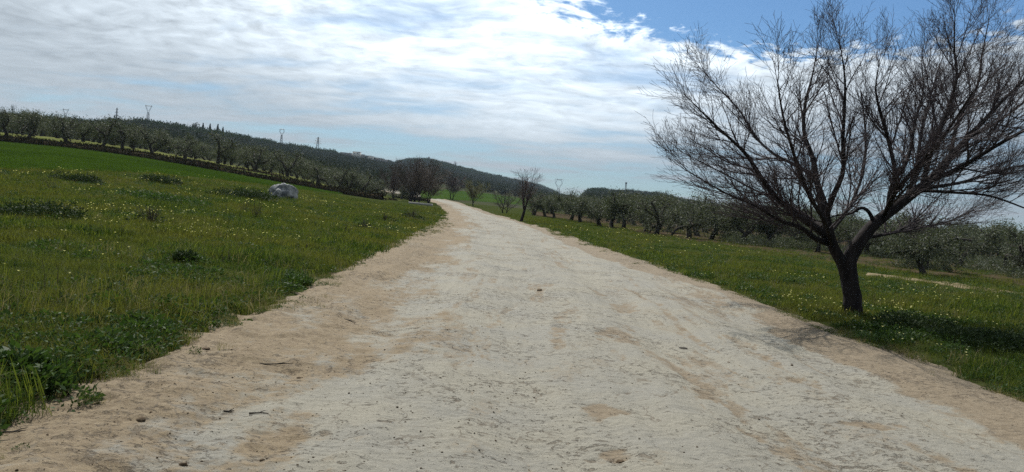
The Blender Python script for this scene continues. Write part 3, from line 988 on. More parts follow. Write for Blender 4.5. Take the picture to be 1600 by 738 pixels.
# rows behind
cand = []
for i in range(-4, 40):
    for j in range(0, 40):
        x = 3 + i * 6.3 + j * -.28 + rs.uniform(-.9, .9); y = 34 + j * 6.0 + rs.uniform(-.9, .9)
        cand.append((x, y, 'R'))
for i in range(0, 40):
    for j in range(0, 14):
        x = -14 - i * 6.2 + rs.uniform(-1, 1); y = 100 + j * 6.5 + rs.uniform(-1, 1) + (i * -.25)
        cand.append((x, y, 'L'))
fr = np.array([ground_hit(px, py) for px, py, _ in RIGHT_FRONT] + [(24, 33)])
fr = fr[np.argsort(fr[:, 0] / fr[:, 1])]
keep = []
for x, y, s in cand:
    t = x / y
    r = math.hypot(x, y)
    if abs(t) > .74: continue
    if s == 'R':
        yf = float(np.interp(t, fr[:, 0] / fr[:, 1], fr[:, 1]))
        if t < .035 or y < yf + 3.5 or r > 190: continue
        if x < float(np.interp(y, RS, RRX)) + 12: continue
    else:
        yf = float(np.interp(-t, [0.1, .2, .35, .5, .7], [135, 122, 107, 101, 98]))
        if t > -.125 or y < yf + 4 or r > 205: continue
        if y > 150 and t > -.19: continue
    if min((x - a) ** 2 + (y - b) ** 2 for a, b in OLIVE_XY) < 9: continue
    keep.append((r, x, y, s))
keep.sort()
nL = nR = 0
SECT = {'L': [(70, 'at the left frame edge'), (140, 'below the leftmost pylon'), (207, 'below the narrow lattice pylon'), (265, 'below the ridge-top pylon'), (360, 'below the cypresses'), (468, 'above the white boulder'), (545, 'below the wide-armed pylon'), (9999, 'at the thicket end')],
        'R': [(850, 'beside the slender fan-shaped tree'), (905, 'below the far valley pylon'), (950, 'below the dark cliff'), (1010, 'below the thin mast'), (1080, 'behind the wide-armed olive'), (1180, 'under the big bare tree\'s leftmost twigs'),
              (1290, 'left of the big bare trunk'), (1400, 'between the big bare tree\'s two stems'), (1500, 'behind the nearest olive'), (9999, 'towards the right frame edge')]}


def row_label(x, y, s):
    lim = [(bearing_px(min(p, 1750)) if p < 9000 else 9, nm) for p, nm in SECT[s]]
    where = next(nm for b, nm in lim if x / y < b)
    if s == 'L':
        d = y - float(np.interp(-x / y, [0.1, .2, .35, .5, .7], [135, 122, 107, 101, 98]))
    else:
        d = y - float(np.interp(x / y, fr[:, 0] / fr[:, 1], fr[:, 1]))
    row = 'second-row' if d < 9 else 'middle-row' if d < 30 else 'back-row'
    side = 'left' if s == 'L' else 'right'
    olive(x, y, '%s grey-green olive of the %s grove, %s' % (row, side, where), '%s olives, %s grove, %s' % (row, side, where), rs.uniform(3.1, 4.1))


for r, x, y, s in keep:
    if s == 'L' and nL < 110:
        nL += 1
        row_label(x, y, 'L')
    elif s == 'R' and nR < 150:
        nR += 1
        row_label(x, y, 'R')
print('olives', len(OLIVE_XY), nL, nR, len(keep))

# ------------------------------------------------------------------ instanced stuff
def scatter(name, pts, meshes, rng, scale=(.8, 1.2), tilt=.15, label=None, cat=None, normal_scale=None):
    """one object: the points carry instances of the given meshes through geometry nodes"""
    n = len(pts)
    src = bpy.data.collections.new(name + '_source')
    for i, me in enumerate(meshes):
        src.objects.link(bpy.data.objects.new('%s_piece_%02d' % (name, i), me))
    me = bpy.data.meshes.new(name)
    me.vertices.add(n); me.vertices.foreach_set('co', np.asarray(pts, np.float32).ravel())
    a = me.attributes.new('rot', 'FLOAT_VECTOR', 'POINT')
    r = np.stack([rng.normal(size=n) * tilt, rng.normal(size=n) * tilt, rng.uniform(0, 6.283, n)], -1)
    a.data.foreach_set('vector', r.astype(np.float32).ravel())
    a = me.attributes.new('scl', 'FLOAT', 'POINT')
    sc = rng.uniform(*scale, n) if normal_scale is None else normal_scale
    a.data.foreach_set('value', np.asarray(sc, np.float32))
    a = me.attributes.new('pick', 'INT', 'POINT')
    a.data.foreach_set('value', rng.integers(0, len(meshes), n).astype(np.int32))
    o = link(name, me)
    tag(o, label, cat, kind='stuff')
    ng = bpy.data.node_groups.new(name, 'GeometryNodeTree')
    ng.interface.new_socket('Geometry', in_out='INPUT', socket_type='NodeSocketGeometry')
    ng.interface.new_socket('Geometry', in_out='OUTPUT', socket_type='NodeSocketGeometry')
    N, L = ng.nodes, ng.links
    gi, go = N.new('NodeGroupInput'), N.new('NodeGroupOutput')
    m2p = N.new('GeometryNodeMeshToPoints')
    ci = N.new('GeometryNodeCollectionInfo'); ci.inputs['Collection'].default_value = src
    ci.inputs['Separate Children'].default_value = True; ci.inputs['Reset Children'].default_value = True
    iop = N.new('GeometryNodeInstanceOnPoints'); iop.inputs['Pick Instance'].default_value = True

    def named(nm, ty):
        q = N.new('GeometryNodeInputNamedAttribute'); q.data_type = ty; q.inputs[0].default_value = nm
        return q.outputs[0]
    L.new(gi.outputs[0], m2p.inputs[0]); L.new(m2p.outputs[0], iop.inputs['Points']); L.new(ci.outputs[0], iop.inputs['Instance'])
    e2r = N.new('FunctionNodeEulerToRotation'); L.new(named('rot', 'FLOAT_VECTOR'), e2r.inputs[0])
    L.new(e2r.outputs[0], iop.inputs['Rotation'])
    L.new(named('scl', 'FLOAT'), iop.inputs['Scale']); L.new(named('pick', 'INT'), iop.inputs['Instance Index'])
    L.new(iop.outputs[0], go.inputs[0])
    md = o.modifiers.new('scatter', 'NODES'); md.node_group = ng
    return o


def tuft_mesh(name, rng, blades, radius, hmin, hmax, width, mat, lean=.45):
    Vs, T, Qd, off = [], [], [], 0
    for _ in range(blades):
        a = rng.uniform(0, 6.283); r = radius * math.sqrt(rng.random())
        p = np.array([math.cos(a) * r, math.sin(a) * r, -.02])
        h = rng.uniform(hmin, hmax); b = rng.uniform(0, 6.283); ln = abs(rng.normal()) * lean
        dd = np.array([math.cos(b), math.sin(b), 0]) * ln * h
        sd = np.array([-math.sin(b + rng.normal() * .5), math.cos(b), 0]) * width * rng.uniform(.6, 1.3) * .5
        m1 = p + dd * .28 + [0, 0, h * .55]; tip = p + dd + [0, 0, h * (1 - .25 * min(ln, 1))]
        Vs += [p - sd, p + sd, m1 + sd * .8, m1 - sd * .8, tip]
        Qd.append([off, off + 1, off + 2, off + 3]); T.append([off + 3, off + 2, off + 4]); off += 5
    return mk_mesh(name, np.array(Vs), Qd, T, mat=mat)


def leafy_mesh(name, rng, n, radius, h, L, W, mat):
    a = rng.uniform(0, 6.283, n); r = radius * np.sqrt(rng.random(n))
    z = h * rng.random(n) ** .8 * (1 - .6 * (r / radius) ** 2)
    P = np.stack([np.cos(a) * r, np.sin(a) * r, z], -1)
    D = np.stack([np.cos(a) * .8, np.sin(a) * .8, rng.uniform(-.1, .9, n)], -1) + rng.normal(size=(n, 3)) * .45
    V, Q = cards(P, D, rng.uniform(.6, 1.3, n) * L, rng.uniform(.7, 1.3, n) * W, rng)
    return V, Q


G = np.random.default_rng(77)
tufts_near = [tuft_mesh('grass_tuft', G, 34, .13, .05, .17, .0055, M['grass'], .6) for _ in range(6)]
tufts_far = [tuft_mesh('grass_tuft_coarse', G, 30, .24, .07, .20, .012, M['grass'], .6) for _ in range(4)]
wheat_t = [tuft_mesh('wheat_tuft', G, 34, .34, .12, .22, .014, M['wheat'], .3) for _ in range(4)]
weeds_t = []
for _ in range(5):
    V, Q = leafy_mesh('weed', G, 95, .14, .10, .040, .019, M['weed_leaf'])
    weeds_t.append(mk_mesh('weed', V, Q, mat=M['weed_leaf']))


def flower_mesh():
    Vs, Qs, off = [], [], 0
    parts = []
    for k in range(5):
        a = k * 6.283 / 5
        d = np.array([math.cos(a), math.sin(a), .75]); s = np.array([-math.sin(a), math.cos(a), 0])
        p = np.array([0, 0, .16])
        parts.append((np.array([p, p + d * .014 + s * .011, p + d * .024, p + d * .014 - s * .011]), [[0, 1, 2, 3]]))
    V, Q = join(parts)
    me = mk_mesh('flower', V, Q, mat=M['petal'])
    return me


def stem_add(me):
    return me


flower = flower_mesh()


def region_points(n, ymin, ymax, side, rng, density_pow=1.0):
    """random spots on the verges, denser near the camera, inside the picture plus a margin"""
    u = rng.random(n)
    y = ymin * (ymax / ymin) ** u
    l, r = road_x(y)
    if side == 'L':
        xo = -(.72 * y + 2.5)
        x = l + (xo - l) * rng.random(n)
    else:
        xo = np.minimum(.74 * y + 2.5, r + 26)
        x = r + (xo - r) * rng.random(n)
    return x, y


def edge_keep(x, y, rng):
    """bare, ragged rim along the road"""
    l, r = road_x(y)
    d = np.maximum(l - x, x - r) + (fbm(x * 1.1, y * 1.1, 3, 5) - .42) * 1.05 * np.clip(np.hypot(x, y) / 12, .5, 1)
    return rng.random(len(x)) < sst(.05, .55, d + (fbm(x * 3, y * 3, 2, 9) - .5) * .4)


def wheat_zone(x, y):
    n_ = np.array(WN); t = np.interp(-x, -n_[::-1, 0] * 1.0 if False else np.sort(-n_[:, 0]), n_[np.argsort(-n_[:, 0]), 1])
    return (x < -21.5) & (y > t) & (y < 98)


def on_ground(x, y, dz=0.0):
    return np.stack([x, y, gz(x, y) + dz], -1)


def dens_noise(x, y, rng, lo=.35):
    n = fbm(x * .5, y * .5, 3, 201)
    return rng.random(len(x)) < lo + (1 - lo) * sst(.35, .6, n)


P1, P2, SC1, SC2 = [], [], [], []
for side, n1, n2 in (('L', 17000, 26000), ('R', 9000, 17000)):
    x, y = region_points(n1, 3.2, 24, side, G)
    k = edge_keep(x, y, G); x, y = x[k], y[k]
    P1.append(on_ground(x, y)); SC1.append(G.uniform(.5, 1.3, len(x)) * (.30 + 1.35 * fbm(x * .5, y * .5, 4, 301, .65)))
    x, y = region_points(n2, 14, 85, side, G)
    k = edge_keep(x, y, G) & ~wheat_zone(x, y)
    if side == 'R':
        k &= dens_noise(x, y, G, .5)
    x, y = x[k], y[k]
    P2.append(on_ground(x, y)); SC2.append(G.uniform(.5, 1.35, len(x)) * (.25 + 1.4 * fbm(x * .35, y * .35, 4, 301, .65)))
scatter('meadow_grass', np.concatenate(P1), tufts_near, G, label='short green grass growing on both road verges', cat='grass', normal_scale=np.concatenate(SC1))
scatter('meadow_grass', np.concatenate(P2), tufts_far, G, label='rough grass of the meadow farther from the camera', cat='grass', normal_scale=np.concatenate(SC2))
x = G.uniform(-75, -21.5, 60000); y = G.uniform(39, 99, 60000)
yfar = np.interp(x, [-95, -61, -22], [84, 93, 99])
k = wheat_zone(x, y) & (x / y > -.74) & (y < yfar); x, y = x[k][:26000], y[k][:26000]
scatter('wheat', on_ground(x, y, .04), wheat_t, G, (.7, 1.1), label='bright green young wheat in the field on the left', cat='wheat')
# broad leaved weeds in patches
XW, YW = [], []
for side, n in (('L', 13000), ('R', 11000)):
    x, y = region_points(n, 3.2, 60, side, G)
    nz = fbm(x * .35, y * .35, 3, 401)
    l, r = road_x(y)
    rim = np.exp(-((np.maximum(l - x, x - r) - .35) / .4) ** 2)
    k = (G.random(n) < np.clip(sst(.50, .64, fbm(x * .8, y * .8, 3, 411)) * .5 + sst(.54, .68, nz) * .7 + .10 * rim, 0, 1)) & edge_keep(x, y, G) & ~wheat_zone(x, y)
    XW.append(x[k]); YW.append(y[k])
x, y = np.concatenate(XW), np.concatenate(YW)
scatter('weeds', on_ground(x, y), weeds_t, G, (.5, 1.5), label='dark green broad-leaved weeds among the grass', cat='weeds')
# dead straw and taller seeding stems between the green
straw_t = [tuft_mesh('straw_tuft', G, 16, .16, .10, .30, .006, M['straw'], .8) for _ in range(4)]
tall_t = [tuft_mesh('tall_tuft', G, 22, .10, .16, .38, .007, M['grass'], .45) for _ in range(4)]
XS, YS = [], []
for side, n in (('L', 5200), ('R', 2600)):
    x, y = region_points(n, 3.4, 62, side, G)
    k = edge_keep(x, y, G) & ~wheat_zone(x, y) & (fbm(x * .45 + 9, y * .45, 3, 431) > .5)
    XS.append(x[k]); YS.append(y[k])
x, y = np.concatenate(XS), np.concatenate(YS)
h_ = len(x) // 2
pm = G.permutation(len(x)); x, y = x[pm], y[pm]
scatter('dead_straw', on_ground(x[:h_], y[:h_]), straw_t, G, (.5, 1.2), .2, label='dead straw-coloured grass mixed into the meadow', cat='grass')
scatter('tall_grass', on_ground(x[h_:], y[h_:]), tall_t, G, (.6, 1.25), .15, label='taller grass tufts standing up from the meadow', cat='grass')
XL, YL = [], []
for sgn in (-1, 1):
    y = 3.2 * (48 / 3.2) ** G.random(2600); l, r = road_x(y)
    x = np.where(sgn < 0, l + G.normal(size=2600) * .13 - .06, r + G.normal(size=2600) * .13 + .06)
    wb = (fbm(x * 1.1, y * 1.1, 3, 5) - .42) * 1.05 * np.clip(np.hypot(x, y) / 12, .5, 1)
    x = x + (wb if sgn < 0 else -wb)
    k = fbm(x * 1.3, y * 1.3, 3, 441) > .47
    XL.append(x[k]); YL.append(y[k])
x, y = np.concatenate(XL), np.concatenate(YL)
zl = np.maximum(gz(x, y), smooth_z(x, y) + .02)
pl_ = np.stack([x, y, zl], -1); m_ = G.random(len(x)) < .45
scatter('verge_litter', pl_[m_], straw_t, G, (.2, .55), .5, label='flattened dead grass littering the road edges', cat='grass')
scatter('verge_sprigs', pl_[~m_], tufts_near + weeds_t[:2], G, (.25, .7), .2, label='small green sprigs creeping onto the road edges', cat='grass')
# pale yellow flowers
XF, YF = [], []
for side, n in (('L', 12000), ('R', 9000)):
    x, y = region_points(n, 6, 60, side, G)
    nz = fbm(x * .25 + 5, y * .25, 3, 501)
    band = sst(14, 20, y) if side == 'L' else sst(7, 12, y)
    k = (G.random(n) < sst(.52, .66, nz) * .34 * (.08 + .92 * band)) & edge_keep(x, y, G) & ~wheat_zone(x, y)
    l, r = road_x(y)
    if side == 'R': k &= (x < r + 9)
    XF.append(x[k]); YF.append(y[k])
x, y = np.concatenate(XF), np.concatenate(YF)
print('flowers', len(x))
scatter('yellow_flowers', on_ground(x, y, .02), [flower], G, label='pale yellow wildflowers dotted through the grass', cat='flowers',
        normal_scale=G.uniform(.7, 1.15, len(x)) * np.clip(y / 24, .8, 1.5))

# undergrowth in front of and under the right olives
under = []
for _ in range(4):
    V, Q = leafy_mesh('undergrowth', G, 150, .45, .55, .13, .04, M['olive_leaf'])
    under.append(mk_mesh('undergrowth', V, Q, mat=M['olive_leaf']))
x = G.uniform(6, 70, 9000); y = G.uniform(26, 75, 9000)
yf = np.interp(x / y, fr[:, 0] / fr[:, 1], fr[:, 1])
k = (x / y > .27) & (x / y < .76) & (y > yf - 4) & (y < yf + 22) & (fbm(x * .2, y * .2, 3, 601) > .47)
x, y = x[k], y[k]
scatter('undergrowth', on_ground(x, y), under, G, (.5, 1.35), label='grey-green undergrowth at the feet of the right olive trees', cat='undergrowth')

# far olive groves on the hills
def far_olive(seed, mat, n=130, h=3.6, wd=2.2):
    rng = np.random.default_rng(seed)
    d = rng.normal(size=(n, 3)); d /= np.linalg.norm(d, axis=1, keepdims=True)
    p = d * (rng.random((n, 1)) ** .4) * [wd, wd, h * .42] * (1 + .25 * rng.normal(size=(n, 1))) + [0, 0, h * .58]
    V, Q = cards(p, d + rng.normal(size=d.shape) * .7, rng.uniform(.5, 1.1, n), rng.uniform(.3, .6, n), rng)
    tv, tq = tubes([(np.array([[0, 0, -.6], [.1, .05, .9], [.2, .1, h * .6]]), np.array([.3, .22, .12]), 5)])
    V, Q = join([(V, Q), (tv, tq)])
    return mk_mesh('far_olive', V, Q, mat=mat)


far_src = [far_olive(700 + i, M['far_leaf']) for i in range(6)]
t = G.uniform(-.80, .80, 60000); yv = 160 * (1900 / 160) ** (G.random(60000) ** .75)
# rows: snap to a lattice so that the planting lines show
X = t * yv
cell = 7.2
gxi, gyi = np.round(X / cell) * cell, np.round(yv / cell) * cell
uq = np.unique(np.stack([gxi, gyi], -1), axis=0)
x, y = uq[:, 0] + G.normal(size=len(uq)) * .9, uq[:, 1] + G.normal(size=len(uq)) * .9
r = np.hypot(x, y)
tt = x / y
gf = (tt > bearing_px(648)) & (tt < bearing_px(912)) & (y > 165) & (y < 420)
vil = (tt > bearing_px(526, 55)) & (tt < bearing_px(612, 55)) & (y > 800) & (y < 1000)
k = (r > 196) & ~gf & ~vil & (fbm(x * .006, y * .006, 3, 611) > .27)
x, y = x[k], y[k]
print('far olives', len(x))
scatter('olive_grove', on_ground(x, y), far_src, G, (.75, 1.35), .05, label='far olive groves covering the hillsides', cat='olive grove')

# ------------------------------------------------------------------ brushy banks along the far edge of the wheat
def brush_bank(label, pts, width, height, seed, n):
    rng = np.random.default_rng(seed)
    pts = np.array(pts, float)
    s = np.concatenate([[0], np.cumsum(np.linalg.norm(np.diff(pts, axis=0), axis=1))])
    m = int(s[-1] / .5)
    u = np.linspace(0, s[-1], m)
    cx, cy = np.interp(u, s, pts[:, 0]), np.interp(u, s, pts[:, 1])
    cy = cy + (fbm(u * .1, u * 0, 3, seed) - .5) * 2.0
    k = 9
    a = np.linspace(0, math.pi, k)
    hh = height * (.45 + .9 * fbm(u * .35, u * 0 + 3, 4, seed + 2))[:, None]
    ww = width * (.7 + .6 * fbm(u * .2, u * 0 + 8, 3, seed + 3))[:, None]
    X = cx[:, None] + 0 * a; Y = cy[:, None] - np.cos(a)[None] * ww * .5
    lump = 1 + .5 * (fbm(X * 1.7, Y * 3 + a * 2, 3, seed + 4) - .5)
    Z = gz(X.ravel(), Y.ravel()).reshape(X.shape) - .08 + np.sin(a)[None] * hh * .8 * lump
    org = np.array([pts[len(pts) // 2][0], pts[len(pts) // 2][1], gz1(*pts[len(pts) // 2])])
    t = empty('brush_bank', org)
    tag(t, label, 'hedge', 'brushy banks between the wheat and the olive trees')
    link('mound', mk_mesh('mound', np.stack([X, Y, Z], -1).reshape(-1, 3) - org, grid_quads(m, k), mat=M['tilled'], smooth=True), t)
    i = rng.integers(0, m, n); j = rng.integers(0, k, n)
    P = np.stack([X[i, j], Y[i, j], Z[i, j]], -1) + rng.normal(size=(n, 3)) * [.25, .08, .07]
    D = rng.normal(size=(n, 3)) + [0, -.3, .8]
    V, Q = cards(P - org, D, rng.uniform(.12, .38, n), rng.uniform(.05, .13, n), rng)
    link('foliage', mk_mesh('foliage', V, Q, mat=M['bramble']), t)


brush_bank('dark brambly bank along the far edge of the wheat field', [(-78, 89), (-61, 93.6), (-51, 95.6), (-42, 97.6), (-32, 99), (-22.3, 100.2), (-17, 101)], 2.2, 1.0, 31, 30000)
brush_bank('second dark brambly bank at the feet of the left olive row', [(-80, 95), (-61, 98.4), (-51, 100), (-42, 102), (-32, 104.5), (-24, 108), (-17, 112)], 1.2, .28, 37, 8000)


# ------------------------------------------------------------------ boulder and slab
def lump_mesh(seed, sx, sy, sz, mat, sub=28, rough=.35, flat=0.0):
    u = np.linspace(0, 2 * math.pi, sub * 2, endpoint=False); v = np.linspace(.02, math.pi - .02, sub)
    U, Vv = np.meshgrid(u, v)
    d = np.stack([np.sin(Vv) * np.cos(U), np.sin(Vv) * np.sin(U), np.cos(Vv)], -1)
    n = fbm(d[..., 0] * 1.6 + 5 + d[..., 2], d[..., 1] * 1.6 + d[..., 2] * 1.3, 5, seed)
    n2 = np.abs(fbm(d[..., 0] * 3.1 + d[..., 2] * 2, d[..., 1] * 3.1 + 9, 4, seed + 3) - .5)
    r = 1 + rough * (n - .5) * 2 - n2 * rough * .8
    P = d * r[..., None] * [sx, sy, sz]
    return mk_mesh('lump', P.reshape(-1, 3), grid_quads(sub, sub * 2, True), mat=mat, smooth=False)


bxx, byy = ground_hit(443, 312)
o = link('boulder', lump_mesh(5, .88, .8, .92, M['rock'], 34, .40), loc=(bxx, byy, gz1(bxx, byy) + .10))
o.rotation_euler = (0, .12, .6)
tag(o, 'weathered white limestone boulder lying in the left meadow', 'boulder')
sx_, sy_ = ground_hit(657, 321)
V, Q = box(0, 0, 0, 2.9, .8, .28)
V = V + (np.random.default_rng(2).random(V.shape) - .5) * .08
o = link('stone_slab', mk_mesh('stone_slab', V, Q, mat=M['slab']), loc=(sx_, sy_, gz1(sx_, sy_) + .12))
o.rotation_euler = (0, .02, -.12)
tag(o, 'long pale slab lying in the grass before the brown twiggy tree', 'slab')


# ------------------------------------------------------------------ single plants of the left meadow
def stalk_plant(name, label, px, py, h, n, spread, seed, mat='dry_stalk', leaves=0, leafmat='weed_leaf', cat='plant', r=.006):
    rng = np.random.default_rng(seed)
    x, y = ground_hit(px, py)
    t = empty(name, (x, y, gz1(x, y)))
    tag(t, label, cat)
    paths = []
    for _ in range(n):
        a = rng.uniform(0, 6.283); d = np.array([math.cos(a) * spread, math.sin(a) * spread, 1]) * 1.0
        b = np.array([math.cos(a), math.sin(a), 0]) * .12 * rng.random()
        L = h * rng.uniform(.45, 1.0)
        P = bend_path(rng, b + [0, 0, -.03], d * [rng.random(), rng.random(), 1], L, 7, .06, .02)
        paths.append((P, np.linspace(r, r * .4, 7), 4))
        for _k in range(2):
            i = rng.integers(2, 6)
            C = bend_path(rng, P[i], unit(P[i + 1] - P[i]) + rng.normal(size=3) * .5, L * .3, 4, .1, .03)
            paths.append((C, np.linspace(r * .6, r * .3, 4), 3))
    V, Q = tubes(paths); link('stalks', mk_mesh('stalks', V, Q, mat=M[mat]), t)
    if leaves:
        V, Q = leafy_mesh('leaves', rng, leaves, spread * .7 + .2, h * .45, .13, .05, None)
        link('leaves', mk_mesh('leaves', V, Q, mat=M[leafmat]), t)
    return t


def leaf_plant(label, px, py, rad_, h, n, seed, L=.14, W=.07, mat='weed_leaf', name='leafy_weed'):
    rng = np.random.default_rng(seed)
    x, y = ground_hit(px, py)
    parts = []
    for _ in range(max(3, int(rad_ * 9))):
        V, Q = leafy_mesh('leaves', rng, 2 * n // max(3, int(rad_ * 9)), rad_ * .45, h * rng.uniform(.5, 1), L * .62, W * .5, None)
        a = rng.uniform(0, 6.283); q = rad_ * .75 * math.sqrt(rng.random())
        ox, oy = math.cos(a) * q, math.sin(a) * q * .7
        parts.append((V + [ox, oy, gz1(x + ox, y + oy) - gz1(x, y)], Q))
    V, Q = join(parts)
    t = empty(name, (x, y, gz1(x, y)))
    tag(t, label, 'weed')
    link('leaves', mk_mesh('leaves', V, Q, mat=M[mat]), t)
    st = [(bend_path(rng, (rng.normal() * rad_ * .3, rng.normal() * rad_ * .3, -.02), (rng.normal() * .4, rng.normal() * .4, 1), h * .9, 5, .1, 0), np.linspace(.006, .003, 5), 4) for _ in range(12)]
    V, Q = tubes(st); link('stems', mk_mesh('stems', V, Q, mat=M['weed_leaf']), t)


stalk_plant('dry_shrub', 'spiky dark shrub of upright dry stalks in the left meadow', 235, 358, .62, 46, .55, 1, leaves=90, leafmat='dark_leaf', cat='shrub')
stalk_plant('dry_stalks', 'wispy tuft of tall dry stalks right of the spiky shrub', 400, 345, .75, 20, .35, 2)
stalk_plant('dry_stalks', 'thin dry stalks in front of the white boulder', 380, 337, .6, 12, .6, 3)
stalk_plant('dry_stalks', 'tall thin dry stems at the edge of the wheat', 150, 296, 1.1, 7, .7, 4)
stalk_plant('dry_stalks', 'faint dry stems at the left, above the leafy clump', 78, 300, .9, 8, .8, 5)
stalk_plant('dry_stalk', 'single upright dry stalk near the middle of the meadow', 480, 401, .5, 2, .08, 6)
stalk_plant('dry_stalk', 'dark lone stalk standing in the near left grass', 86, 470, .55, 2, .06, 7, r=.005)
stalk_plant('dry_stalk', 'slanting dry stalk at the left frame edge near the road', 4, 535, .45, 2, .9, 8, r=.005)
stalk_plant('dry_shrub', 'small brown dry thistle near the right end of the meadow', 570, 363, .42, 40, .45, 9, mat='brown_twig', leaves=120, leafmat='bramble', cat='shrub')
stalk_plant('dry_shrub', 'dark low shrub close to the far verge of the road', 643, 346, .75, 50, .8, 10, leaves=260, leafmat='dark_leaf', cat='shrub')
stalk_plant('dry_shrub', 'small grey dry plant left of the dark verge shrub', 600, 349, .5, 26, .5, 11, leaves=60, leafmat='bramble', cat='shrub')
stalk_plant('dry_stalks', 'short dark stems beside the brown thistle', 543, 371, .4, 10, .4, 12)
stalk_plant('dry_stalks', 'two-pronged stems below the wispy dry tuft', 350, 423, .35, 4, .35, 13)
leaf_plant('wide dark green leafy clump at the left of the meadow', 50, 350, 1.25, .5, 1500, 21, .16, .07, 'dark_leaf')
leaf_plant('low dark-leaved weed in the middle of the near meadow', 287, 424, .36, .24, 240, 22, .14, .06, 'dark_leaf')
leaf_plant('long leafy mound left of the white boulder', 375, 312, 1.9, .6, 1500, 23, .2, .09, 'dark_leaf')
leaf_plant('leafy mound below the wheat, left of the long mound', 255, 318, 2.0, .4, 1300, 24, .2, .09, 'weed_leaf')
leaf_plant('leafy hump at the edge of the wheat field', 120, 286, 1.2, .45, 800, 25, .2, .09, 'dark_leaf')
leaf_plant('small leafy hump at the wheat edge above the mound', 250, 289, 1.2, .55, 800, 26, .2, .09, 'dark_leaf')
leaf_plant('large dark broad-leaved clump at the road edge, bottom left', 75, 612, .42, .26, 620, 27, .11, .08, 'weed_leaf')
leaf_plant('broad-leaved clump on the left road edge above the large one', 205, 560, .36, .17, 420, 28, .09, .06, 'weed_leaf')
leaf_plant('dark weed clump spilling over the left road edge farther up', 355, 497, .40, .15, 420, 29, .09, .05, 'weed_leaf')
leaf_plant('weed clump on the left road edge near the bend of grass', 470, 449, .45, .16, 420, 30, .10, .05, 'weed_leaf')
leaf_plant('dark green weed mass right of the big bare trunk', 1445, 527, .85, .30, 2200, 31, .11, .05, 'dark_leaf')  # real leafy weeds, enlarged to deepen the dark patch of the tree's shadow
leaf_plant('dark green weed mass at the right frame edge on the verge', 1568, 556, .95, .32, 2600, 32, .11, .05, 'dark_leaf')  # weeds again enlarged to darken the shadowed grass
leaf_plant('dark low weed patch deepening the tree shadow, between trunk weeds and frame edge', 1512, 540, .8, .28, 2000, 34, .11, .05, 'dark_leaf')  # third patch, added to fill out the tree's shadow with dark leaves
leaf_plant('low dark brush at the feet of the thicket, left part', 622, 310, 1.6, .8, 900, 35, .3, .12, 'bramble', 'low_brush')
leaf_plant('low dark brush at the feet of the thicket, right part', 650, 314, 2.4, 1.1, 1800, 36, .3, .12, 'bramble', 'low_brush')
leaf_plant('leafy patch on the right verge left of the big tree', 1210, 448, .8, .22, 900, 33, .11, .05, 'weed_leaf')

# ------------------------------------------------------------------ clods and twigs on the road
for i, (px, py, sz, lab) in enumerate([(1068, 547, .055, 'dark flat clod alone on the pale crust right of centre'), (1138, 570, .022, 'small dark pebble right of the flat clod'), (220, 667, .034, 'brown clod of earth on the left shoulder'),
                                       (322, 553, .04, 'dark flat clod near the left grass edge'), (843, 456, .06, 'dark clod in the middle of the road farther up'), (968, 732, .03, 'small stone at the bottom edge in a brown patch'),
                                       (286, 736, .026, 'pebble at the bottom edge left of centre'), (409, 722, .018, 'pebble on the pale crust near the bottom'), (467, 592, .022, 'small stone on the left of the road'), (1236, 583, .016, 'tiny dark pebble toward the right shoulder')]):
    x, y = ground_hit(px, py)
    o = link('clod', lump_mesh(40 + i, sz, sz * .8, sz * (.35 if 'flat' in lab else .65), M['olive_bark'] if 'alone' in lab else M['clod'], 9, .6), loc=(x, y, road_z(x, y) + sz * .05))
    o.rotation_euler = (0, 0, i * 1.3)
    tag(o, lab, 'pebble' if 'pebble' in lab else 'stone' if 'stone' in lab else 'clod')
for i, (px, py, L, rz, lab) in enumerate([(404, 651, .13, .35, 'short dark twig on the left shoulder of the road'), (357, 648, .07, .0, 'tiny twig left of the short dark one'), (430, 576, .30, -.06, 'long thin twig lying across the left shoulder'),
                                          (545, 500, .35, -.3, 'dark twig near the left worn patch farther up'), (20, 682, .22, .5, 'twig at the left frame edge by the grass')]):
    x, y = ground_hit(px, py)
    P = bend_path(np.random.default_rng(i), (-L / 2, 0, 0), (1, 0, 0), L, 7, .08, 0)
    V, Q = tubes([(P, np.linspace(.007, .003, 7), 5), (P[3:6] + np.array([[0, 0, 0], [0, .012, .006], [0, .03, .01]]), np.array([.004, .003, .002]), 4)])
    o = link('twig', mk_mesh('twig', V, Q, mat=M['olive_bark']), loc=(x, y, road_z(x, y) + .006))
    o.rotation_euler = (0, 0, rz)
    tag(o, lab, 'twig')
pebbles = [lump_mesh(60 + i, 1, .8, .6, M['clod'], 6, .5) for i in range(4)]
n = 3200
y = 3.0 * (30 / 3.0) ** G.random(n); l, r = road_x(y)
uu = G.random(n); uu = np.where(G.random(n) < .6, uu * .4, uu)
x = l + (r - l) * uu
scatter('road_grit', np.stack([x, y, np.array([road_z(a_, b_) for a_, b_ in zip(x, y)])], -1), pebbles, G, label='small pebbles and crumbs of earth on the road', cat='pebbles',
        normal_scale=.003 + .007 * G.random(n) ** 3)


# ------------------------------------------------------------------ pylons and mast
def bar(a, b, r):
    return (np.array([a, b], float), np.array([r, r]), 4)


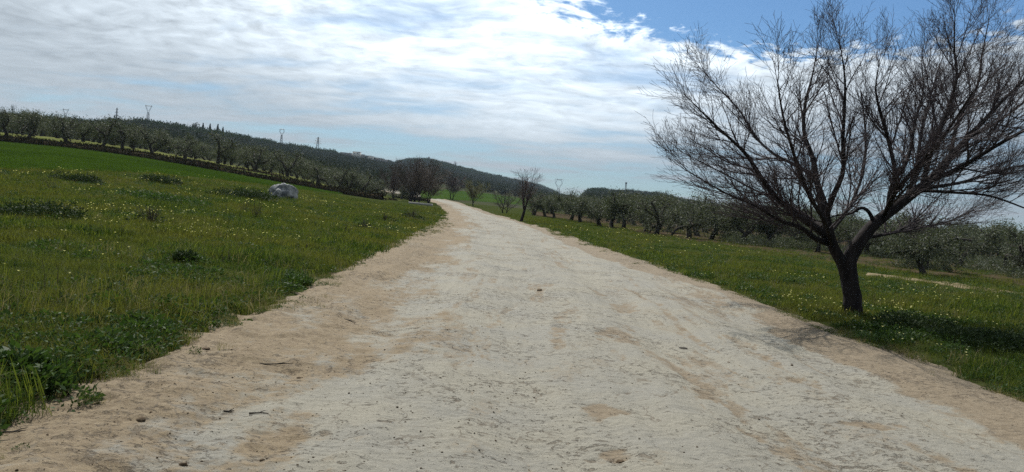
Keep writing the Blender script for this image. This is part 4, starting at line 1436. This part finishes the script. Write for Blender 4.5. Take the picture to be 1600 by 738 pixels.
def pylon(label, px, top_py, y, kind, head_px, group='electricity pylons on the ridges'):
    top = at_depth(px, top_py, y)
    gx_, gy_ = top[0], y
    zb = gz1(gx_, gy_) - .3
    H = top[2] - zb
    hw = head_px / FPX * y / 2
    rr = .00022 * y
    t = empty('pylon', (gx_, gy_, zb))
    tag(t, label, 'pylon', group)
    if kind in ('delta', 'hexa'):
        zw = H - hw * (2.0 if kind == 'delta' else 2.3)   # waist
        legs, brace, head = [], [], []
        b0, b1 = hw * .55, hw * .16
        for sx in (-1, 1):
            for sy in (-1, 1):
                legs.append(bar((sx * b0, sy * b0, 0), (sx * b1, sy * b1, zw), rr))
        ns = 6
        for k in range(ns):
            z0, z1 = zw * k / ns, zw * (k + 1) / ns
            w0, w1 = b0 + (b1 - b0) * k / ns, b0 + (b1 - b0) * (k + 1) / ns
            for sy in (-1, 1):
                brace += [bar((-w0, sy * w0, z0), (w1, sy * w1, z1), rr * .55), bar((w0, sy * w0, z0), (-w1, sy * w1, z1), rr * .55)]
        zt = H - hw * .25
        mid = hw * (.75 if kind == 'delta' else .8)
        zm = zw + (zt - zw) * (.8 if kind == 'delta' else .5)
        tw_ = mid if kind == 'delta' else hw * .45
        for sx in (-1, 1):
            head += [bar((sx * b1, 0, zw), (sx * mid, 0, zm), rr), bar((sx * b1 * .2, 0, zw + hw * .3), (sx * mid * .8, 0, zm), rr * .6),
                     bar((sx * mid, 0, zm), (sx * tw_, 0, zt), rr), bar((sx * tw_, 0, zt), (sx * hw, 0, zt + hw * .02), rr), bar((sx * tw_, 0, zt), (sx * tw_ * 1.1, 0, H), rr * .8),
                     bar((sx * hw, 0, zt), (sx * mid, 0, zm), rr * .6)]
        head += [bar((-tw_, 0, zt), (tw_, 0, zt), rr), bar((-tw_, 0, zt - hw * .16), (tw_, 0, zt - hw * .16), rr * .7)]
        for q in np.linspace(-tw_, tw_, 6)[:-1]:
            head.append(bar((q, 0, zt), (q + tw_ * .4, 0, zt - hw * .16), rr * .5))
    else:
        legs, brace, head = [], [], []
        b0, b1 = hw * (.9 if kind == 'mast' else .42), hw * (.8 if kind == 'mast' else .1)
        for sx in (-1, 1):
            for sy in (-1, 1):
                legs.append(bar((sx * b0, sy * b0, 0), (sx * b1, sy * b1, H * .97), rr))
        ns = 9
        for k in range(ns):
            z0, z1 = H * k / ns * .97, H * (k + 1) / ns * .97
            w0, w1 = b0 + (b1 - b0) * k / ns, b0 + (b1 - b0) * (k + 1) / ns
            brace += [bar((-w0, -w0, z0), (w1, -w1, z1), rr * .6), bar((w0, -w0, z0), (-w1, -w1, z1), rr * .6)]
        if kind == 'arms':
            for zf, f in ((.62, 1.0), (.76, .85), (.9, .6)):
                head += [bar((-hw * f, 0, H * zf), (hw * f, 0, H * zf), rr), bar((-hw * f, 0, H * zf), (0, 0, H * (zf + .06)), rr * .6), bar((hw * f, 0, H * zf), (0, 0, H * (zf + .06)), rr * .6)]
            head.append(bar((0, 0, H * .94), (0, 0, H), rr))
        else:
            for sx in (-1, 0, 1):
                head.append(bar((sx * hw, 0, H * .86), (sx * hw, 0, H * 1.0), rr * 2.2))
            head.append(bar((-hw, 0, H * .9), (hw, 0, H * .9), rr))
    for nm, pp in (('legs', legs), ('bracing', brace), ('head', head)):
        V, Q = tubes(pp); link(nm, mk_mesh(nm, V, Q, mat=M['steel']), t)
    return t, H


for a in [('leftmost pylon with a V-shaped head peeking over the ridge', 103, 170, 1350, 'delta', 10), ('narrow lattice pylon with short arms on the left ridge', 183, 168, 1100, 'arms', 6.5),
          ('tall pylon with a V-shaped head standing by the ridge-top tree', 232.5, 164, 1100, 'delta', 11.5), ('pylon with a six-sided head above the middle of the left hill', 441, 201, 1200, 'hexa', 8.5),
          ('pylon with wide level arms just left of the village', 497.5, 214, 1250, 'arms', 12), ('broad-headed pylon in the valley between the two hills', 874, 279, 1750, 'hexa', 13)]:
    print(a[0][:30], pylon(*a)[1])
t, H = pylon('thin antenna mast on top of the right hill', 978.5, 285, 905, 'mast', 2.0, None)
t['category'] = 'mast'; t.name = 'antenna_mast'
if 'group' in t: del t['group']

# ------------------------------------------------------------------ village, church, far buildings
def house(label, px, base_py, y, wpx, hpx, mat='plaster', flat=False, name='house', win=2):
    b = at_depth(px, base_py, y)
    W = wpx / FPX * y; Hh = hpx / FPX * y; Dp = W * .8
    zg = min(b[2], 1e9)
    zg = gz1(b[0], y) - .5
    Hh = max(Hh, b[2] + Hh - zg)
    t = empty(name, (b[0], y, zg), .12 * math.sin(px))
    tag(t, label, 'house' if name == 'house' else 'building')
    V, Q = box(0, 0, Hh / 2, W, Dp, Hh); link('wall', mk_mesh('wall', V, Q, mat=M[mat]), t)
    if flat:
        V, Q = box(0, 0, Hh + .2, W + .4, Dp + .4, .4)
        link('roof', mk_mesh('roof', V, Q, mat=M['stone_wall']), t)
    else:
        h = W * .2
        V = np.array([[-W * .54, -Dp * .55, Hh], [W * .54, -Dp * .55, Hh], [W * .54, Dp * .55, Hh], [-W * .54, Dp * .55, Hh], [-W * .54, 0, Hh + h], [W * .54, 0, Hh + h]])
        link('roof', mk_mesh('roof', V, [[0, 1, 5, 4], [2, 3, 4, 5], [3, 2, 1, 0]], [[0, 4, 3], [1, 2, 5]], mat=M['roof_tile']), t)
    for k in range(win):
        xx = (-.5 + (k + .5) / win) * W * .8
        V, Q = box(xx, -Dp / 2 - .02, Hh - 1.8, W * .12, .12, 1.2); link('window', mk_mesh('window', V, Q, mat=M['dark_glass']), t)
    return t


for a in [('low pale house at the left end of the ridge village', 537, 243, 930, 9, 4, 'stone_wall', True), ('grey house left of the big white one', 546, 245, 930, 7, 5, 'stone_wall', True),
          ('big white house in the middle of the ridge village', 557, 249, 930, 11, 9, 'plaster', True), ('house with a stepped top right of the big white one', 566, 248, 945, 6, 6, 'stone_wall', True),
          ('small white house in the right half of the village', 579, 250, 950, 9, 5, 'plaster', True), ('low stone house right of the small white one', 591, 252, 960, 8, 4, 'stone_wall', True),
          ('last low house at the right end of the village', 601, 254, 965, 7, 3.5, 'stone_wall', True)]:
    house(*a)
for a in [('long white building on the slope behind the slender bare tree', 836, 297, 1450, 17, 2.4, 'plaster', True, 'long_building', 4), ('pale house near the top of the far slope left of the long building', 822, 289, 1480, 8, 3, 'stone_wall', False, 'house', 2),
          ('small white shed lower on the slope right of the long building', 861, 302, 1400, 6, 2, 'plaster', True, 'shed', 1), ('small white farmhouse below the village on the slope', 590, 262, 640, 5, 2.6, 'plaster', False, 'farmhouse', 1),
          ('pale farm building low on the slope left of the thicket', 607, 273, 520, 7, 2.4, 'plaster', True, 'farm_building', 1)]:
    house(*a)


def church(px, base_py, y):
    b = at_depth(px, base_py, y)
    zg = gz1(b[0], y) - .5
    t = empty('church', (b[0], y, zg))
    tag(t, 'dark church with a pointed tower among trees on the far hilltop', 'church')
    top = at_depth(px, 244.5, y)[2] - zg
    H = top * .42
    V, Q = box(5.2, 0, H / 2, 9, 7, H); link('nave', mk_mesh('nave', V, Q, mat=M['dark_stone']), t)
    V = np.array([[.4, -3.8, H], [10, -3.8, H], [10, 3.8, H], [.4, 3.8, H], [.4, 0, H + 2], [10, 0, H + 2]])
    link('roof', mk_mesh('roof', V, [[0, 1, 5, 4], [2, 3, 4, 5], [3, 2, 1, 0]], [[0, 4, 3], [1, 2, 5]], mat=M['dark_stone']), t)
    V, Q = box(0, 0, top * .36, 3.0, 3.0, top * .72); link('tower', mk_mesh('tower', V, Q, mat=M['dark_stone']), t)
    V, Q = tubes([(np.array([[0, 0, top * .715], [0, 0, top]]), np.array([1.9, .15]), 8)]); link('spire', mk_mesh('spire', V, Q, mat=M['dark_stone']), t)


church(669.5, 254, 1390)


# ------------------------------------------------------------------ single trees on the ridges
def ridge_tree(label, px, top_py, y, wpx, seed, kind='round', group='trees standing on the ridge tops'):
    rng = np.random.default_rng(seed)
    tp = at_depth(px, top_py, y)
    zg = gz1(tp[0], y)
    H = max(tp[2] - zg, 3.0); W = wpx / FPX * y / 2
    n = 420
    d = rng.normal(size=(n, 3)); d /= np.linalg.norm(d, axis=1, keepdims=True)
    if kind == 'cypress':
        z = rng.random(n); a = rng.uniform(0, 6.283, n)
        rr = W * np.sin(np.clip(z * 1.05 + .08, 0, 1) * math.pi) ** .6 * rng.uniform(.6, 1.05, n)
        p = np.stack([np.cos(a) * rr, np.sin(a) * rr, H * (.06 + .93 * z)], -1); dd = np.stack([np.cos(a) * .3, np.sin(a) * .3, np.ones(n)], -1)
        L = (H * .10, H * .16)
    else:
        cl = rng.normal(size=(9, 3)) * [.45, .45, .3]
        ci = rng.integers(0, 9, n)
        p = (cl[ci] + d * .38 * rng.random((n, 1)) ** .4) * [W, W, H * .42] + [0, 0, H * .62]
        dd = d + rng.normal(size=(n, 3)) * .5; L = (W * .16, W * .32)
        p[:, 2] += H - p[:, 2].max() - W * .1
    V, Q = cards(p, dd, rng.uniform(*L, n), rng.uniform(L[0] * .5, L[1] * .6, n), rng)
    t = empty('cypress' if kind == 'cypress' else 'ridge_tree', (tp[0], y, zg))
    tag(t, label, 'cypress' if kind == 'cypress' else 'tree', 'cypresses on the left ridge' if kind == 'cypress' else group)
    link('crown', mk_mesh('crown', V, Q, mat=M['dark_leaf']), t)
    V, Q = tubes([(np.array([[0, 0, -.8], [0, 0, H * .35], [W * .05, 0, H * .75]]), np.array([W * .12, W * .09, W * .03]), 6)])
    link('trunk', mk_mesh('trunk', V, Q, mat=M['olive_bark']), t)


for i, a in enumerate([('dark round tree at the foot of the ridge-top pylon', 232, 184, 545, 10), ('biggest round tree on the left ridge beside the cypresses', 305, 191, 612, 13), ('small bush tree on the ridge left of the ridge-top pylon', 214, 187, 548, 6),
                       ('bush tree on the ridge under the narrow lattice pylon', 180, 186, 535, 6), ('bush tree on the ridge left of the narrow lattice pylon', 163, 186, 530, 5), ('dark tree left of the church on the far hilltop', 661, 250, 1385, 13),
                       ('dark tree right of the church on the far hilltop', 677, 249, 1385, 10), ('dark tree on the far ridge sloping right of the church', 693, 254, 1395, 13), ('round tree clump on the far ridge above the budding tree', 736, 263, 1440, 12),
                       ('squarish dark tree on the far ridge, right of the round clump', 722, 263, 1440, 9), ('last dark tree clump on the far ridge left of the slender tree', 778, 273, 1490, 12), ('dark tree on the left end of the right hill', 930, 294, 878, 8),
                       ('bush tree at the very edge of the cliff on the right hill', 921, 297, 878, 8), ('lone tree top on the ridge at the far left', 20, 163, 470, 8)]):
    ridge_tree(*a, seed=800 + i)
for i, a in enumerate([('leftmost cypress on the left ridge', 317.5, 194, 630, 2.6), ('second cypress from the left on the ridge', 328.5, 195, 640, 2.4), ('tallest cypress on the left ridge', 340.5, 196, 650, 2.6), ('short rightmost cypress on the left ridge', 348.5, 200, 660, 2.4)]):
    ridge_tree(*a, seed=840 + i, kind='cypress')

# dark woods: ridge scarp on the left hill, far hilltop, cliff of the right hill
dk = [far_olive(900 + i, M['dark_leaf'], 110, 4.2, 2.8) for i in range(4)]
WX, WY = [], []
def woods(px0, px1, f0, f1, hill, n, thr=.0):
    tt, ee, dd = HT[hill]
    t_ = G.uniform(bearing_px(px0, 70), bearing_px(px1, 70), n)
    D = np.interp(t_, tt, dd)
    yv_ = D * G.uniform(f0, f1, n)
    k = fbm(t_ * 60, yv_ * .02, 3, 77) > thr
    WX.append((t_ * yv_)[k]); WY.append(yv_[k])
woods(236, 420, .86, .99, 0, 700, .38)
woods(420, 525, .9, 1.0, 0, 300, .5)
woods(-60, 236, .97, 1.0, 0, 260, .5)
woods(620, 800, .90, 1.0, 1, 1500, .42)
woods(640, 790, .74, .80, 1, 700, .42)
woods(800, 915, .9, 1.0, 1, 350, .5)
woods(909, 952, .80, .99, 2, 420, .2)
woods(952, 1600, .985, 1.0, 2, 420, .48)
x, y = np.concatenate(WX), np.concatenate(WY)
scatter('ridge_woods', on_ground(x, y), dk, G, (.6, 1.5), .05, label='dark woods along the hill crests', cat='woods')

# ------------------------------------------------------------------ the air
V, Q = box(0, 950, 95, 5200, 4300, 200)
haze = link('haze', mk_mesh('haze', V, Q))
tag(haze, kind='stuff')
hm, ht, hout = material('haze_air')
pv = ht.new('ShaderNodeVolumePrincipled')
pv.inputs['Color'].default_value = (.62, .78, 1.0, 1)
pv.inputs['Density'].default_value = .00009
pv.inputs['Anisotropy'].default_value = 0.0
ht.l.new(pv.outputs[0], hout.inputs['Volume'])
haze.data.materials.append(hm)
